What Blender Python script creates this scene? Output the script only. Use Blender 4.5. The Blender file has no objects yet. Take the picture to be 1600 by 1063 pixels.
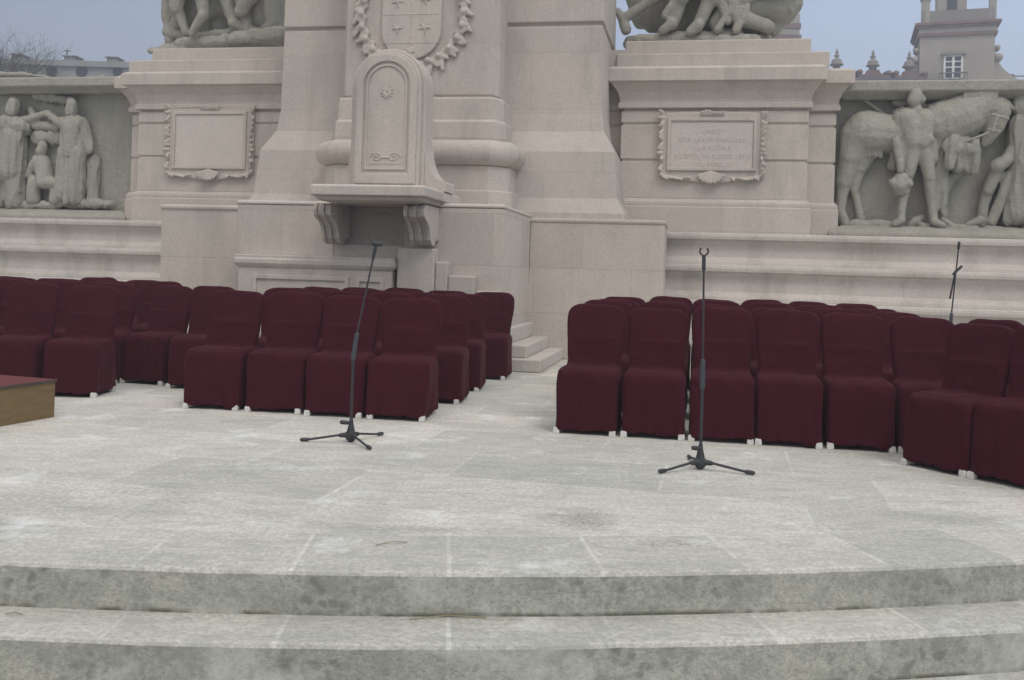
import bpy, bmesh, math, random
import numpy as np
from mathutils import Vector, Matrix, noise as mnoise
random.seed(7)
R = math.radians
scene = bpy.context.scene
col = scene.collection

# ------------------------------------------------------------ camera
F = 1500.0; HC = 1.2; ROLL = .03; ANG = R(11)     # focal length in photo pixels, lens height over the deck
cam_d = bpy.data.cameras.new('camera'); cam = bpy.data.objects.new('camera', cam_d); col.objects.link(cam)
cam_d.sensor_width = 36; cam_d.lens = 36*F/1600; cam_d.shift_y = -(531.5-422)/1600
cam_d.clip_start = .05; cam_d.clip_end = 2000
cam.matrix_world = Matrix.Translation((0, 0, HC)) @ Matrix.Rotation(R(90), 4, 'X') @ Matrix.Rotation(ROLL, 4, 'Z')
scene.camera = cam
scene.render.resolution_x = 1024; scene.render.resolution_y = 680

# ------------------------------------------------------------ world, sun, exposure
w = bpy.data.worlds.new('World'); scene.world = w; w.use_nodes = True
nt = w.node_tree; nt.nodes.clear()
wo = nt.nodes.new('ShaderNodeOutputWorld')
sky = nt.nodes.new('ShaderNodeTexSky'); sky.sky_type = 'NISHITA'; sky.sun_disc = False
SUN_EL, SUN_ROT = R(52), R(-150)
sky.sun_elevation = SUN_EL; sky.sun_rotation = SUN_ROT; sky.dust_density = 5; sky.air_density = 1.5
bg1 = nt.nodes.new('ShaderNodeBackground'); bg1.inputs[1].default_value = .05
nt.links.new(sky.outputs[0], bg1.inputs[0])
# cloud layer: even grey-blue overcast, brighter towards the zenith
geo = nt.nodes.new('ShaderNodeTexCoord'); sep = nt.nodes.new('ShaderNodeSeparateXYZ')
nt.links.new(geo.outputs['Generated'], sep.inputs[0])
rmp = nt.nodes.new('ShaderNodeValToRGB')
els = rmp.color_ramp.elements
els[0].position = 0.0; els[0].color = (.39, .45, .55, 1)
els[1].position = 1.0; els[1].color = (1.0, 1.0, 1.0, 1)
e = els.new(.30); e.color = (.31, .38, .54, 1)
e = els.new(.42); e.color = (.48, .50, .55, 1)
nt.links.new(sep.outputs['Z'], rmp.inputs[0])
# brighter cloud on the right-hand side of the sky, duller on the left
hm = nt.nodes.new('ShaderNodeMapRange'); hm.inputs['From Min'].default_value = -.55; hm.inputs['From Max'].default_value = .5
hm.inputs['To Min'].default_value = .60; hm.inputs['To Max'].default_value = 1.4
nt.links.new(sep.outputs['X'], hm.inputs['Value'])
cl = nt.nodes.new('ShaderNodeTexNoise'); cl.inputs['Scale'].default_value = 2.2; cl.inputs['Detail'].default_value = 5
nt.links.new(geo.outputs['Generated'], cl.inputs['Vector'])
cm = nt.nodes.new('ShaderNodeMapRange'); cm.inputs['From Min'].default_value = .3; cm.inputs['From Max'].default_value = .7
cm.inputs['To Min'].default_value = .93; cm.inputs['To Max'].default_value = 1.07
nt.links.new(cl.outputs[0], cm.inputs['Value'])
mm = nt.nodes.new('ShaderNodeMath'); mm.operation = 'MULTIPLY'
nt.links.new(hm.outputs[0], mm.inputs[0]); nt.links.new(cm.outputs[0], mm.inputs[1])
bg2 = nt.nodes.new('ShaderNodeBackground')
nt.links.new(rmp.outputs[0], bg2.inputs[0]); nt.links.new(mm.outputs[0], bg2.inputs[1])
ad = nt.nodes.new('ShaderNodeAddShader')
nt.links.new(bg1.outputs[0], ad.inputs[0]); nt.links.new(bg2.outputs[0], ad.inputs[1]); nt.links.new(ad.outputs[0], wo.inputs[0])

sd = bpy.data.lights.new('sun', 'SUN'); so = bpy.data.objects.new('sun', sd); col.objects.link(so)
sd.energy = 1.0; sd.angle = R(15); sd.color = (1, .93, .85)
# sun high, behind the viewer and to the right
sdir = Vector((math.sin(SUN_ROT)*-1*math.cos(SUN_EL), math.cos(SUN_ROT)*math.cos(SUN_EL), math.sin(SUN_EL)))
so.rotation_euler = (-sdir).to_track_quat('-Z', 'Y').to_euler()
scene.view_settings.view_transform = 'Standard'; scene.view_settings.look = 'None'
scene.view_settings.exposure = 0; scene.view_settings.gamma = 1

# ------------------------------------------------------------ survey helpers: monument frame (u along its front, v into it)
CA, SA = math.cos(ANG), math.sin(ANG)
def ray(px, py):
    a = (px-800)/F; b = (422-py)/F; c, s = math.cos(ROLL), math.sin(ROLL)
    return a*c-b*s, a*s+b*c
def P(px, py, v):                       # point of the photo on the monument plane at depth v -> (u, z)
    x, z = ray(px, py); t = v/(x*SA+CA)
    return t*(x*CA-SA), HC+t*z
def U(px, v, py=250): return P(px, py, v)[0]
def Z(px, py, v): return P(px, py, v)[1]
def G(px, py, z=0):
    x, zz = ray(px, py); t = (z-HC)/zz
    return (t*x*CA-t*SA, t*x*SA+t*CA)
def LW(u, v, z): return Vector((u*CA+v*SA, -u*SA+v*CA, z))

# ------------------------------------------------------------ materials
def NT(name):
    m = bpy.data.materials.new(name); m.use_nodes = True
    t = m.node_tree; b = t.nodes['Principled BSDF']
    return m, t, b
def N(t, kind, **kw):
    n = t.nodes.new(kind)
    for k, v in kw.items():
        if k in n.inputs: n.inputs[k].default_value = v
        else: setattr(n, k, v)
    return n
def mixc(t, fac, a, b, mode='MIX'):
    m = t.nodes.new('ShaderNodeMix'); m.data_type = 'RGBA'; m.blend_type = mode
    for s, x in ((m.inputs[0], fac), (m.inputs[6], a), (m.inputs[7], b)):
        if hasattr(x, 'links'): t.links.new(x, s)
        else: s.default_value = x if isinstance(x, (int, float)) else (*x, 1)
    return m.outputs[2]
def rng(t, src, a, b, c=0, d=1):
    m = N(t, 'ShaderNodeMapRange'); m.inputs[1].default_value = a; m.inputs[2].default_value = b
    m.inputs[3].default_value = c; m.inputs[4].default_value = d
    t.links.new(src, m.inputs[0]); return m.outputs[0]
def math_(t, op, a, b=None, c=None):
    m = N(t, 'ShaderNodeMath', operation=op)
    for i, x in enumerate((a, b, c)):
        if x is None: continue
        if hasattr(x, 'links'): t.links.new(x, m.inputs[i])
        else: m.inputs[i].default_value = x
    return m.outputs[0]
def worldpos(t):
    g = N(t, 'ShaderNodeNewGeometry'); return g.outputs['Position'], g.outputs['Normal']
def noise_(t, vec, scale, detail=6, rough=.6, stretch=None):
    if stretch:
        mp = N(t, 'ShaderNodeMapping'); mp.inputs['Scale'].default_value = stretch; t.links.new(vec, mp.inputs[0]); vec = mp.outputs[0]
    n = N(t, 'ShaderNodeTexNoise'); n.inputs['Scale'].default_value = scale; n.inputs['Detail'].default_value = detail
    n.inputs['Roughness'].default_value = rough; t.links.new(vec, n.inputs['Vector']); return n.outputs[0]

def stone(name, c1, c2, stain, joints=None, bump=.35, lichen=0, streak=.5, jmix=.5, chisel=0):
    m, t, b = NT(name)
    pos, nor = worldpos(t)
    c = mixc(t, rng(t, noise_(t, pos, .9, 5), .35, .65), c1, c2)
    fine = noise_(t, pos, 26, 8, .8)
    c = mixc(t, rng(t, fine, .3, .7), c, (1.0, .97, .93), 'MULTIPLY') if False else c
    # fine pitting of the limestone
    c = mixc(t, rng(t, fine, .38, .60, .42, 0), c, tuple(x*.62 for x in c1))
    # rain streaks running down the faces
    st = noise_(t, pos, 2.4, 6, .65, (1, 1, .22))
    c = mixc(t, rng(t, st, .50, .72, 0, streak), c, stain)
    blot = noise_(t, pos, 3.1, 7, .7)
    c = mixc(t, rng(t, blot, .56, .74, 0, .5), c, stain)
    if lichen:
        v = N(t, 'ShaderNodeTexVoronoi'); v.inputs['Scale'].default_value = 15; 
        wn = N(t, 'ShaderNodeTexNoise'); wn.inputs['Scale'].default_value = 9; t.links.new(pos, wn.inputs[0])
        vm = N(t, 'ShaderNodeVectorMath', operation='MULTIPLY_ADD'); t.links.new(wn.outputs[1], vm.inputs[0]); vm.inputs[1].default_value = (.12, .12, .12); t.links.new(pos, vm.inputs[2])
        t.links.new(vm.outputs[0], v.inputs['Vector'])
        spots = rng(t, v.outputs['Distance'], .18, .42, 1, 0)
        area = rng(t, noise_(t, pos, 1.7, 3), .48, .60)
        c = mixc(t, math_(t, 'MULTIPLY', math_(t, 'MULTIPLY', spots, area), lichen), c, (.075, .085, .075))
    h = fine
    if chisel: h = math_(t, 'ADD', fine, math_(t, 'MULTIPLY', noise_(t, pos, 9, 5, .7), chisel))
    if joints:
        jw, jh = joints
        sp = N(t, 'ShaderNodeSeparateXYZ'); 
        mp = N(t, 'ShaderNodeMapping'); mp.inputs['Rotation'].default_value = (0, 0, ANG); t.links.new(pos, mp.inputs[0])
        t.links.new(mp.outputs[0], sp.inputs[0])
        cb = N(t, 'ShaderNodeCombineXYZ'); t.links.new(math_(t, 'ADD', sp.outputs[0], sp.outputs[1]), cb.inputs[0]); t.links.new(sp.outputs[2], cb.inputs[1])
        br = N(t, 'ShaderNodeTexBrick'); br.inputs['Scale'].default_value = 1; br.inputs['Brick Width'].default_value = jw
        br.inputs['Row Height'].default_value = jh; br.inputs['Mortar Size'].default_value = .006; br.inputs['Mortar Smooth'].default_value = .4
        br.inputs['Color1'].default_value = (.86, .86, .86, 1); br.inputs['Color2'].default_value = (1.08, 1.06, 1.04, 1); br.inputs['Mortar'].default_value = (.72, .70, .68, 1)
        br.inputs['Bias'].default_value = .1
        t.links.new(cb.outputs[0], br.inputs[0])
        c = mixc(t, jmix, c, br.outputs[0], 'MULTIPLY')
        h = math_(t, 'SUBTRACT', fine, math_(t, 'MULTIPLY', br.outputs[1], .6))
    bp = N(t, 'ShaderNodeBump', Strength=bump, Distance=.02); t.links.new(h, bp.inputs['Height'])
    t.links.new(bp.outputs[0], b.inputs['Normal']); t.links.new(c, b.inputs['Base Color'])
    b.inputs['Roughness'].default_value = .9; b.inputs['Specular IOR Level'].default_value = .25
    return m

M = {}
M['stone'] = stone('warm_limestone', (.61, .555, .49), (.54, .49, .44), (.40, .365, .325), (1.35, .62))
M['pylon'] = stone('pylon_limestone', (.57, .515, .46), (.50, .46, .415), (.36, .335, .295), (1.7, .86), jmix=.4, streak=.7)
M['smooth'] = stone('dressed_limestone', (.60, .545, .48), (.53, .48, .43), (.38, .35, .31), None, streak=.7)
M['tier'] = stone('tier_limestone', (.62, .58, .53), (.56, .525, .48), (.36, .335, .295), (2.6, 9), streak=.75)
M['grey'] = stone('weathered_carved_stone', (.46, .445, .385), (.40, .39, .335), (.29, .285, .245), None, bump=.9, streak=.8, chisel=2.5)
M['tablet'] = stone('tablet_marble', (.63, .57, .51), (.58, .53, .48), (.48, .44, .40), None, bump=.15, streak=.2)

def deck_material(name, riser):
    m, t, b = NT(name); pos, nor = worldpos(t)
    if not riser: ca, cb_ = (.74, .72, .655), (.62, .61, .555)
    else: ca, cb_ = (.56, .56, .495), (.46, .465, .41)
    c = mixc(t, rng(t, noise_(t, pos, 1.1, 5), .38, .62), ca, cb_)
    fine = noise_(t, pos, 34, 9, .8)
    c = mixc(t, rng(t, fine, .40, .58, .55, 0), c, tuple(x*.5 for x in cb_))
    grit = noise_(t, pos, 110, 4, .7, (.5, 1, 1))
    c = mixc(t, rng(t, grit, .36, .5, .5, 0), c, tuple(x*.45 for x in cb_))
    c = mixc(t, rng(t, grit, .54, .68, 0, .22), c, (.85, .85, .80) if not riser else (.55, .56, .50))
    mid = noise_(t, pos, 6, 8, .75, (.7, 2.0, 1))
    c = mixc(t, rng(t, mid, .48, .60, 0, .6), c, (.42, .42, .385) if not riser else (.30, .31, .27))
    # slab grid in the monument's directions and a radial kerb course along the curved edge
    sp = N(t, 'ShaderNodeSeparateXYZ'); t.links.new(pos, sp.inputs[0])
    dx = math_(t, 'SUBTRACT', sp.outputs[0], CC[0]); dy = math_(t, 'SUBTRACT', sp.outputs[1], CC[1])
    rad = math_(t, 'SQRT', math_(t, 'ADD', math_(t, 'MULTIPLY', dx, dx), math_(t, 'MULTIPLY', dy, dy)))
    th = math_(t, 'MULTIPLY_ADD', math_(t, 'ARCTAN2', dx, math_(t, 'MULTIPLY', dy, -1)), R0, .15)
    def brick(vec, bw, rh, off=.5, ms=.012):
        br = N(t, 'ShaderNodeTexBrick', offset=off); br.inputs['Scale'].default_value = 1
        br.inputs['Brick Width'].default_value = bw; br.inputs['Row Height'].default_value = rh
        br.inputs['Mortar Size'].default_value = ms; br.inputs['Mortar Smooth'].default_value = .5
        br.inputs['Color1'].default_value = (.80, .81, .79, 1); br.inputs['Color2'].default_value = (1.12, 1.10, 1.07, 1)
        br.inputs['Mortar'].default_value = (.95, .95, .94, 1)
        t.links.new(vec, br.inputs[0]); return br
    cmb = N(t, 'ShaderNodeCombineXYZ'); t.links.new(th, cmb.inputs[0]); t.links.new(math_(t, 'SUBTRACT', rad, R0-.52), cmb.inputs[1])
    b2 = brick(cmb.outputs[0], .62, 4.0, 0)
    if riser:
        cmb2 = N(t, 'ShaderNodeCombineXYZ'); t.links.new(th, cmb2.inputs[0]); t.links.new(math_(t, 'MULTIPLY_ADD', sp.outputs[2], 1, 3), cmb2.inputs[1])
        b2 = brick(cmb2.outputs[0], .62, 50, 0, .006)
        bc, bf = b2.outputs[0], b2.outputs[1]
        c = mixc(t, .6, c, bc, 'MULTIPLY')
    else:
        mp = N(t, 'ShaderNodeMapping'); mp.inputs['Rotation'].default_value = (0, 0, ANG+.02); mp.inputs['Location'].default_value = (.27, .1, 0)
        wn_ = N(t, 'ShaderNodeTexNoise'); wn_.inputs['Scale'].default_value = 5; t.links.new(pos, wn_.inputs[0])
        wv = N(t, 'ShaderNodeVectorMath', operation='MULTIPLY_ADD'); t.links.new(wn_.outputs[1], wv.inputs[0]); wv.inputs[1].default_value = (.035, .035, 0); t.links.new(pos, wv.inputs[2]); t.links.new(wv.outputs[0], mp.inputs[0])
        b1 = brick(mp.outputs[0], 1.22, .78, .37)
        edge = rng(t, rad, R0-.53, R0-.52)
        bc = mixc(t, edge, b1.outputs[0], b2.outputs[0])
        patch = rng(t, noise_(t, pos, 1.9, 4, .6), .42, .60, .30, 1.0)     # joints show only here and there
        ms_ = mixc(t, edge, b1.outputs[1], b2.outputs[1])
        c = mixc(t, .8, c, bc, 'MULTIPLY')
        c = mixc(t, math_(t, 'MULTIPLY', math_(t, 'MULTIPLY', ms_, patch), rng(t, mid, .40, .62, .50, .12)), c, (.80, .80, .76))
        wn2 = N(t, 'ShaderNodeTexNoise'); wn2.inputs['Scale'].default_value = 7; wn2.inputs['Detail'].default_value = 5; t.links.new(pos, wn2.inputs[0])
        wv_ = N(t, 'ShaderNodeVectorMath', operation='MULTIPLY_ADD'); t.links.new(wn2.outputs[1], wv_.inputs[0]); wv_.inputs[1].default_value = (.22, .22, 0); t.links.new(pos, wv_.inputs[2])
        wv3 = N(t, 'ShaderNodeVectorMath', operation='SUBTRACT'); t.links.new(wv_.outputs[0], wv3.inputs[0]); wv3.inputs[1].default_value = (.11, .11, 0); wv2 = wv3.outputs[0]
        # dark damp stains, streaky across the view
        s1 = noise_(t, pos, 1.25, 6, .62, (.75, 1.7, 1))
        c = mixc(t, math_(t, 'MULTIPLY', rng(t, s1, .55, .63, 0, .75), rng(t, fine, .35, .55, 1, .35)), c, (.36, .365, .335))
        # individual old stains: (centre, half sizes, turn, strength)
        for (px_, py_, hx, hy, st_, cc_) in STAINS:
            u_, v_ = G(px_, py_); wc = LW(u_, v_, 0)
            m1 = N(t, 'ShaderNodeMapping'); m1.vector_type = 'TEXTURE'; m1.inputs['Location'].default_value = wc; m1.inputs['Scale'].default_value = (hx, hy, 1); t.links.new(wv2, m1.inputs[0])
            ln = N(t, 'ShaderNodeVectorMath', operation='LENGTH'); t.links.new(m1.outputs[0], ln.inputs[0])
            c = mixc(t, math_(t, 'MULTIPLY', rng(t, ln.outputs['Value'], .45, 1.15, min(1, st_*1.2), 0), rng(t, fine, .38, .56, 1, .3)), c, cc_)
        # chalky efflorescence
        s2 = noise_(t, pos, 2.0, 7, .7)
        c = mixc(t, rng(t, s2, .56, .70, 0, .6), c, (.84, .86, .84))
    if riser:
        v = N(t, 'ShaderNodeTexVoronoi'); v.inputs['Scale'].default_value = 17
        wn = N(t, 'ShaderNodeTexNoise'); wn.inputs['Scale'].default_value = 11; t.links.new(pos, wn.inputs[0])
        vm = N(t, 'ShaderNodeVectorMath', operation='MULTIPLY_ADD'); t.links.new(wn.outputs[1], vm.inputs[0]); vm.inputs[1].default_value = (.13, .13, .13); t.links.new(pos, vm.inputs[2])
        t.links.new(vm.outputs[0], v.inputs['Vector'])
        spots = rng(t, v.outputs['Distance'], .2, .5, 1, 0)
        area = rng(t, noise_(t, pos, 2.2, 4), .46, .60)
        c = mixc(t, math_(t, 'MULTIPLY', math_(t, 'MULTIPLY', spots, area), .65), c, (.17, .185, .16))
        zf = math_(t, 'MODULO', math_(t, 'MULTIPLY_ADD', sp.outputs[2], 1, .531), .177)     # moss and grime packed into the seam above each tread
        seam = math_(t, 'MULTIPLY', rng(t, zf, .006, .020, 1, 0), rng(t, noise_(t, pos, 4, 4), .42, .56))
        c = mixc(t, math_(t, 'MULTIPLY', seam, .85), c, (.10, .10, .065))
        ef = noise_(t, pos, 1.9, 6, .65)
        c = mixc(t, rng(t, ef, .54, .66, 0, .65), c, (.62, .64, .58))
    bp = N(t, 'ShaderNodeBump', Strength=.5, Distance=.012); t.links.new(math_(t, 'ADD', fine, mid), bp.inputs['Height'])
    t.links.new(bp.outputs[0], b.inputs['Normal']); t.links.new(c, b.inputs['Base Color'])
    b.inputs['Roughness'].default_value = .88; b.inputs['Specular IOR Level'].default_value = .3
    return m
CC = (-1.3, 18.25); R0 = 14.5
BR, GR = (.27, .26, .215), (.33, .335, .305)
STAINS = [(915, 812, .16, .22, .8, BR), (860, 810, .18, .12, .35, BR), (1480, 808, .36, .16, .65, GR), (250, 766, .26, .22, .6, GR), (345, 740, .32, .22, .55, GR), (610, 722, .36, .25, .5, GR),
          (625, 828, .42, .07, .7, GR), (40, 790, .32, .42, .5, GR), (160, 795, .45, .18, .35, GR), (1045, 850, .2, .05, .6, BR), (700, 730, .3, .2, .3, GR), (900, 745, .5, .2, .3, GR), (1250, 825, .3, .05, .4, GR)]
M['deck'] = deck_material('deck_slabs', False)
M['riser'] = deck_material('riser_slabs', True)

def plain(name, c, rough=.6, metal=0, var=.15, scale=8, bump=0):
    m, t, b = NT(name); pos, nor = worldpos(t)
    n = noise_(t, pos, scale, 5)
    cc = mixc(t, rng(t, n, .3, .7), tuple(x*(1-var) for x in c), tuple(min(1, x*(1+var)) for x in c))
    t.links.new(cc, b.inputs['Base Color']); b.inputs['Roughness'].default_value = rough; b.inputs['Metallic'].default_value = metal
    if bump:
        bp = N(t, 'ShaderNodeBump', Strength=bump, Distance=.01); t.links.new(n, bp.inputs['Height']); t.links.new(bp.outputs[0], b.inputs['Normal'])
    return m
def cloth_mat():
    m, t, b = NT('burgundy_velvet'); pos, nor = worldpos(t)
    oi = N(t, 'ShaderNodeObjectInfo')
    n = noise_(t, pos, 5, 6, .6)
    c = mixc(t, rng(t, n, .3, .7), (.038, .0038, .0088), (.050, .005, .0112))
    c = mixc(t, rng(t, oi.outputs['Random'], 0, 1, 0, .35), c, (.040, .005, .010))
    fold = noise_(t, pos, 7, 5, .6, (1, 1, .35)); weave = noise_(t, pos, 240, 2, .5)
    h = math_(t, 'ADD', math_(t, 'MULTIPLY', fold, 1.0), math_(t, 'MULTIPLY', weave, .05))
    bp = N(t, 'ShaderNodeBump', Strength=.6, Distance=.05); t.links.new(h, bp.inputs['Height']); t.links.new(bp.outputs[0], b.inputs['Normal'])
    t.links.new(c, b.inputs['Base Color']); b.inputs['Roughness'].default_value = .85
    b.inputs['Sheen Weight'].default_value = .06; b.inputs['Sheen Tint'].default_value = (.9, .35, .42, 1); b.inputs['Sheen Roughness'].default_value = .4
    b.inputs['Specular IOR Level'].default_value = .15
    return m
M['cloth'] = cloth_mat()
M['foot'] = plain('white_plastic_foot', (.60, .59, .56), .5, 0, .25, 40)
M['black'] = plain('black_metal', (.03, .033, .037), .5, 0, .2)
M['clutch'] = plain('grey_plastic', (.045, .055, .065), .5)
M['red'] = plain('red_carpet', (.13, .028, .028), .95, 0, .2, 60, .3)
def wood():
    m, t, b = NT('varnished_plywood'); pos, nor = worldpos(t)
    n = noise_(t, pos, 6, 6, .6, (1, 1, 7))
    c = mixc(t, rng(t, n, .35, .65), (.15, .10, .042), (.20, .135, .058))
    t.links.new(c, b.inputs['Base Color']); b.inputs['Roughness'].default_value = .6; return m
M['wood'] = wood()
M['wood_dark'] = plain('dark_edge_trim', (.07, .05, .04), .7)
M['straw'] = plain('dry_straw', (.30, .26, .16), .9)
M['letter'] = plain('worn_letter_paint', (.47, .42, .385), .9)
M['plaster'] = plain('cream_plaster', (.36, .33, .28), .9, 0, .12, .5)
M['terracotta'] = plain('terracotta_trim', (.20, .135, .12), .9, 0, .2, 1)
M['lead'] = plain('lead_flashing', (.10, .10, .13), .7)
M['white'] = plain('white_window_paint', (.75, .75, .72), .6)
M['glass'] = plain('dark_window_glass', (.03, .035, .045), .15)
M['parapet'] = plain('painted_parapet', (.24, .23, .205), .9, 0, .1, .5)
M['farwall'] = plain('grey_render', (.26, .27, .26), .9, 0, .15, .3)
M['plaza'] = plain('plaza_paving', (.40, .40, .37), .9, 0, .15, .7)
M['twig'] = plain('bare_twigs', (.10, .09, .075), .9)
M['iron'] = plain('iron_railing', (.05, .05, .05), .6)

# ------------------------------------------------------------ object helpers
def tag(o, label, cat, group=None, kind=None):
    if label: o['label'] = label
    if cat: o['category'] = cat
    if group: o['group'] = group
    if kind: o['kind'] = kind
    return o
def thing(name, label, cat, loc, group=None, rz=0):
    o = bpy.data.objects.new(name, None); col.objects.link(o); o.location = loc; o.rotation_euler = (0, 0, rz)
    o.empty_display_size = .2
    return tag(o, label, cat, group)
def obj(name, bm, mat, parent=None, smooth=False, bevel=0, world=True):
    me = bpy.data.meshes.new(name)
    if isinstance(bm, bmesh.types.BMesh):
        bmesh.ops.recalc_face_normals(bm, faces=bm.faces[:]); bm.to_mesh(me); bm.free()
    else: me = bm
    me.name = name
    o = bpy.data.objects.new(name, me); col.objects.link(o)
    if isinstance(mat, str): mat = M[mat]
    if not me.materials: me.materials.append(mat)
    if smooth:
        me.shade_smooth()
    if parent is not None:
        o.parent = parent
        if world:                                   # meshes are written in site coordinates; keep them there
            p = parent; mw = Matrix.Identity(4)
            while p: mw = Matrix.LocRotScale(p.location, p.rotation_euler, None) @ mw; p = p.parent
            me.transform(mw.inverted())
    if bevel:
        b = o.modifiers.new('edges', 'BEVEL'); b.width = bevel; b.segments = 2; b.limit_method = 'ANGLE'; b.angle_limit = R(35)
    return o
def part_at(name, bm, mat, parent, **k): return obj(name, bm, mat, parent, **k)

def box(bm, u0, u1, v0, v1, z0, z1):
    vs = [bm.verts.new(LW(u, v, z)) for z in (z0, z1) for (u, v) in ((u0, v0), (u1, v0), (u1, v1), (u0, v1))]
    for f in ((0, 1, 2, 3), (4, 5, 6, 7), (0, 1, 5, 4), (1, 2, 6, 5), (2, 3, 7, 6), (3, 0, 4, 7)):
        bm.faces.new([vs[i] for i in f])
def prism(bm, pts, v0, v1):
    a = [bm.verts.new(LW(u, v0, z)) for u, z in pts]; b = [bm.verts.new(LW(u, v1, z)) for u, z in pts]
    bm.faces.new(a); bm.faces.new(b)
    for i in range(len(pts)):
        j = (i+1) % len(pts); bm.faces.new((a[i], a[j], b[j], b[i]))
def ringprism(bm, outer, inner, v0, v1):            # frame between two outlines with the same number of points
    n = len(outer)
    L = [[bm.verts.new(LW(u, v, z)) for u, z in pts] for pts in (outer, inner) for v in (v0, v1)]
    oF, oB, iF, iB = L
    for i in range(n):
        j = (i+1) % n
        bm.faces.new((oF[i], oF[j], iF[j], iF[i])); bm.faces.new((oB[i], oB[j], iB[j], iB[i]))
        bm.faces.new((oF[i], oF[j], oB[j], oB[i])); bm.faces.new((iF[i], iF[j], iB[j], iB[i]))
def mould(bm, path, prof, close=False):
    """profile (out, z) from bottom to top swept along a plan path (u, v) that runs left to right seen from the front"""
    n = len(path); offs = []
    for i in range(n):
        ns = []
        if i > 0: d = Vector(path[i])-Vector(path[i-1]); d.normalize(); ns.append(Vector((d.y, -d.x)))
        if i < n-1: d = Vector(path[i+1])-Vector(path[i]); d.normalize(); ns.append(Vector((d.y, -d.x)))
        offs.append(ns[0] if len(ns) == 1 else (ns[0]+ns[1])/(1+ns[0].dot(ns[1])))
    rows = []
    for out, z in prof:
        rows.append([bm.verts.new(LW(path[i][0]+offs[i].x*out, path[i][1]+offs[i].y*out, z)) for i in range(n)])
    for a, b in zip(rows, rows[1:]):
        for i in range(n-1): bm.faces.new((a[i], a[i+1], b[i+1], b[i]))
        bm.faces.new((a[n-1], a[0], b[0], b[n-1]))
    bm.faces.new(rows[-1]); bm.faces.new(rows[0])
def blockpath(u0, u1, vf, vb): return [(u0, vb), (u0, vf), (u1, vf), (u1, vb)]
def arc(cx, cz, r, a0, a1, n): return [(cx+r*math.cos(R(a0+(a1-a0)*i/n)), cz+r*math.sin(R(a0+(a1-a0)*i/n))) for i in range(n+1)]

def capsule(bm, p0, r0, p1, r1, seg=12, flat=None):
    p0, p1 = Vector(p0), Vector(p1); d = p1-p0; L = d.length
    if L < 1e-4: d = Vector((0, 0, 1)); L = 1e-4
    z = d.normalized(); x = z.orthogonal().normalized(); y = z.cross(x)
    prof = []
    for k in range(1, 4): a = -math.pi/2+k*math.pi/8; prof.append((r0*math.sin(a), r0*math.cos(a)))
    for k in range(0, 5): f = k/4; prof.append((L*f, r0+(r1-r0)*f))
    for k in range(1, 4): a = k*math.pi/8; prof.append((L+r1*math.sin(a), r1*math.cos(a)))
    rings = []
    for h, r in prof:
        rings.append([bm.verts.new(p0+z*h+(x*math.cos(2*math.pi*i/seg)+y*math.sin(2*math.pi*i/seg))*r) for i in range(seg)])
    for a, b in zip(rings, rings[1:]):
        for i in range(seg): j = (i+1) % seg; bm.faces.new((a[i], a[j], b[j], b[i]))
    bot = bm.verts.new(p0-z*r0); top = bm.verts.new(p1+z*r1)
    for i in range(seg):
        j = (i+1) % seg; bm.faces.new((bot, rings[0][j], rings[0][i])); bm.faces.new((top, rings[-1][i], rings[-1][j]))
def ellipsoid(bm, c, rx, ry, rz, seg=18, axis=None):
    m = Matrix.Translation(c) @ (axis if axis else Matrix.Identity(4)) @ Matrix.Diagonal((rx, ry, rz, 1))
    bmesh.ops.create_uvsphere(bm, u_segments=seg, v_segments=seg//2, radius=1, matrix=m)
def tube(bm, pts, r, seg=8):
    for a, b in zip(pts, pts[1:]): capsule(bm, a, r, b, r, seg)
def remesh(bm, voxel, smooth=4, amp=0, freq=4, zs=1, factor=.5, fold=0):
    """merge overlapping solids to one continuous carved surface"""
    me = bpy.data.meshes.new('tmp'); bm.to_mesh(me); bm.free()
    o = bpy.data.objects.new('tmp', me); col.objects.link(o)
    r = o.modifiers.new('r', 'REMESH'); r.mode = 'VOXEL'; r.voxel_size = voxel; r.use_smooth_shade = True
    if smooth: s = o.modifiers.new('s', 'SMOOTH'); s.iterations = smooth; s.factor = factor
    bpy.context.view_layer.update()
    dg = bpy.context.evaluated_depsgraph_get()
    out = bpy.data.meshes.new_from_object(o.evaluated_get(dg), depsgraph=dg)
    bpy.data.objects.remove(o); bpy.data.meshes.remove(me)
    if amp:
        n = len(out.vertices); co = np.empty(n*3); out.vertices.foreach_get('co', co); co = co.reshape(-1, 3)
        no = np.empty(n*3); out.vertices.foreach_get('normal', no); no = no.reshape(-1, 3)
        for i in range(n):
            p = co[i]; k = mnoise.noise(Vector((p[0]*freq, p[1]*freq, p[2]*freq*zs)))+.4*mnoise.noise(Vector((p[0]*freq*2.3, p[1]*freq*2.3, p[2]*freq*2.3*zs)))
            q = Vector((p[0]*8, p[1]*8, p[2]*1.1))
            rg = (1-abs(mnoise.noise(q))*2.6)+.5*(1-abs(mnoise.noise(q*2.1+Vector((7, 3, 1))))*2.6) if fold else 0
            co[i] = p+no[i]*(k*amp+rg*fold)
        out.vertices.foreach_set('co', co.ravel())
    out.shade_smooth(); out.materials.clear()
    return out

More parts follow.
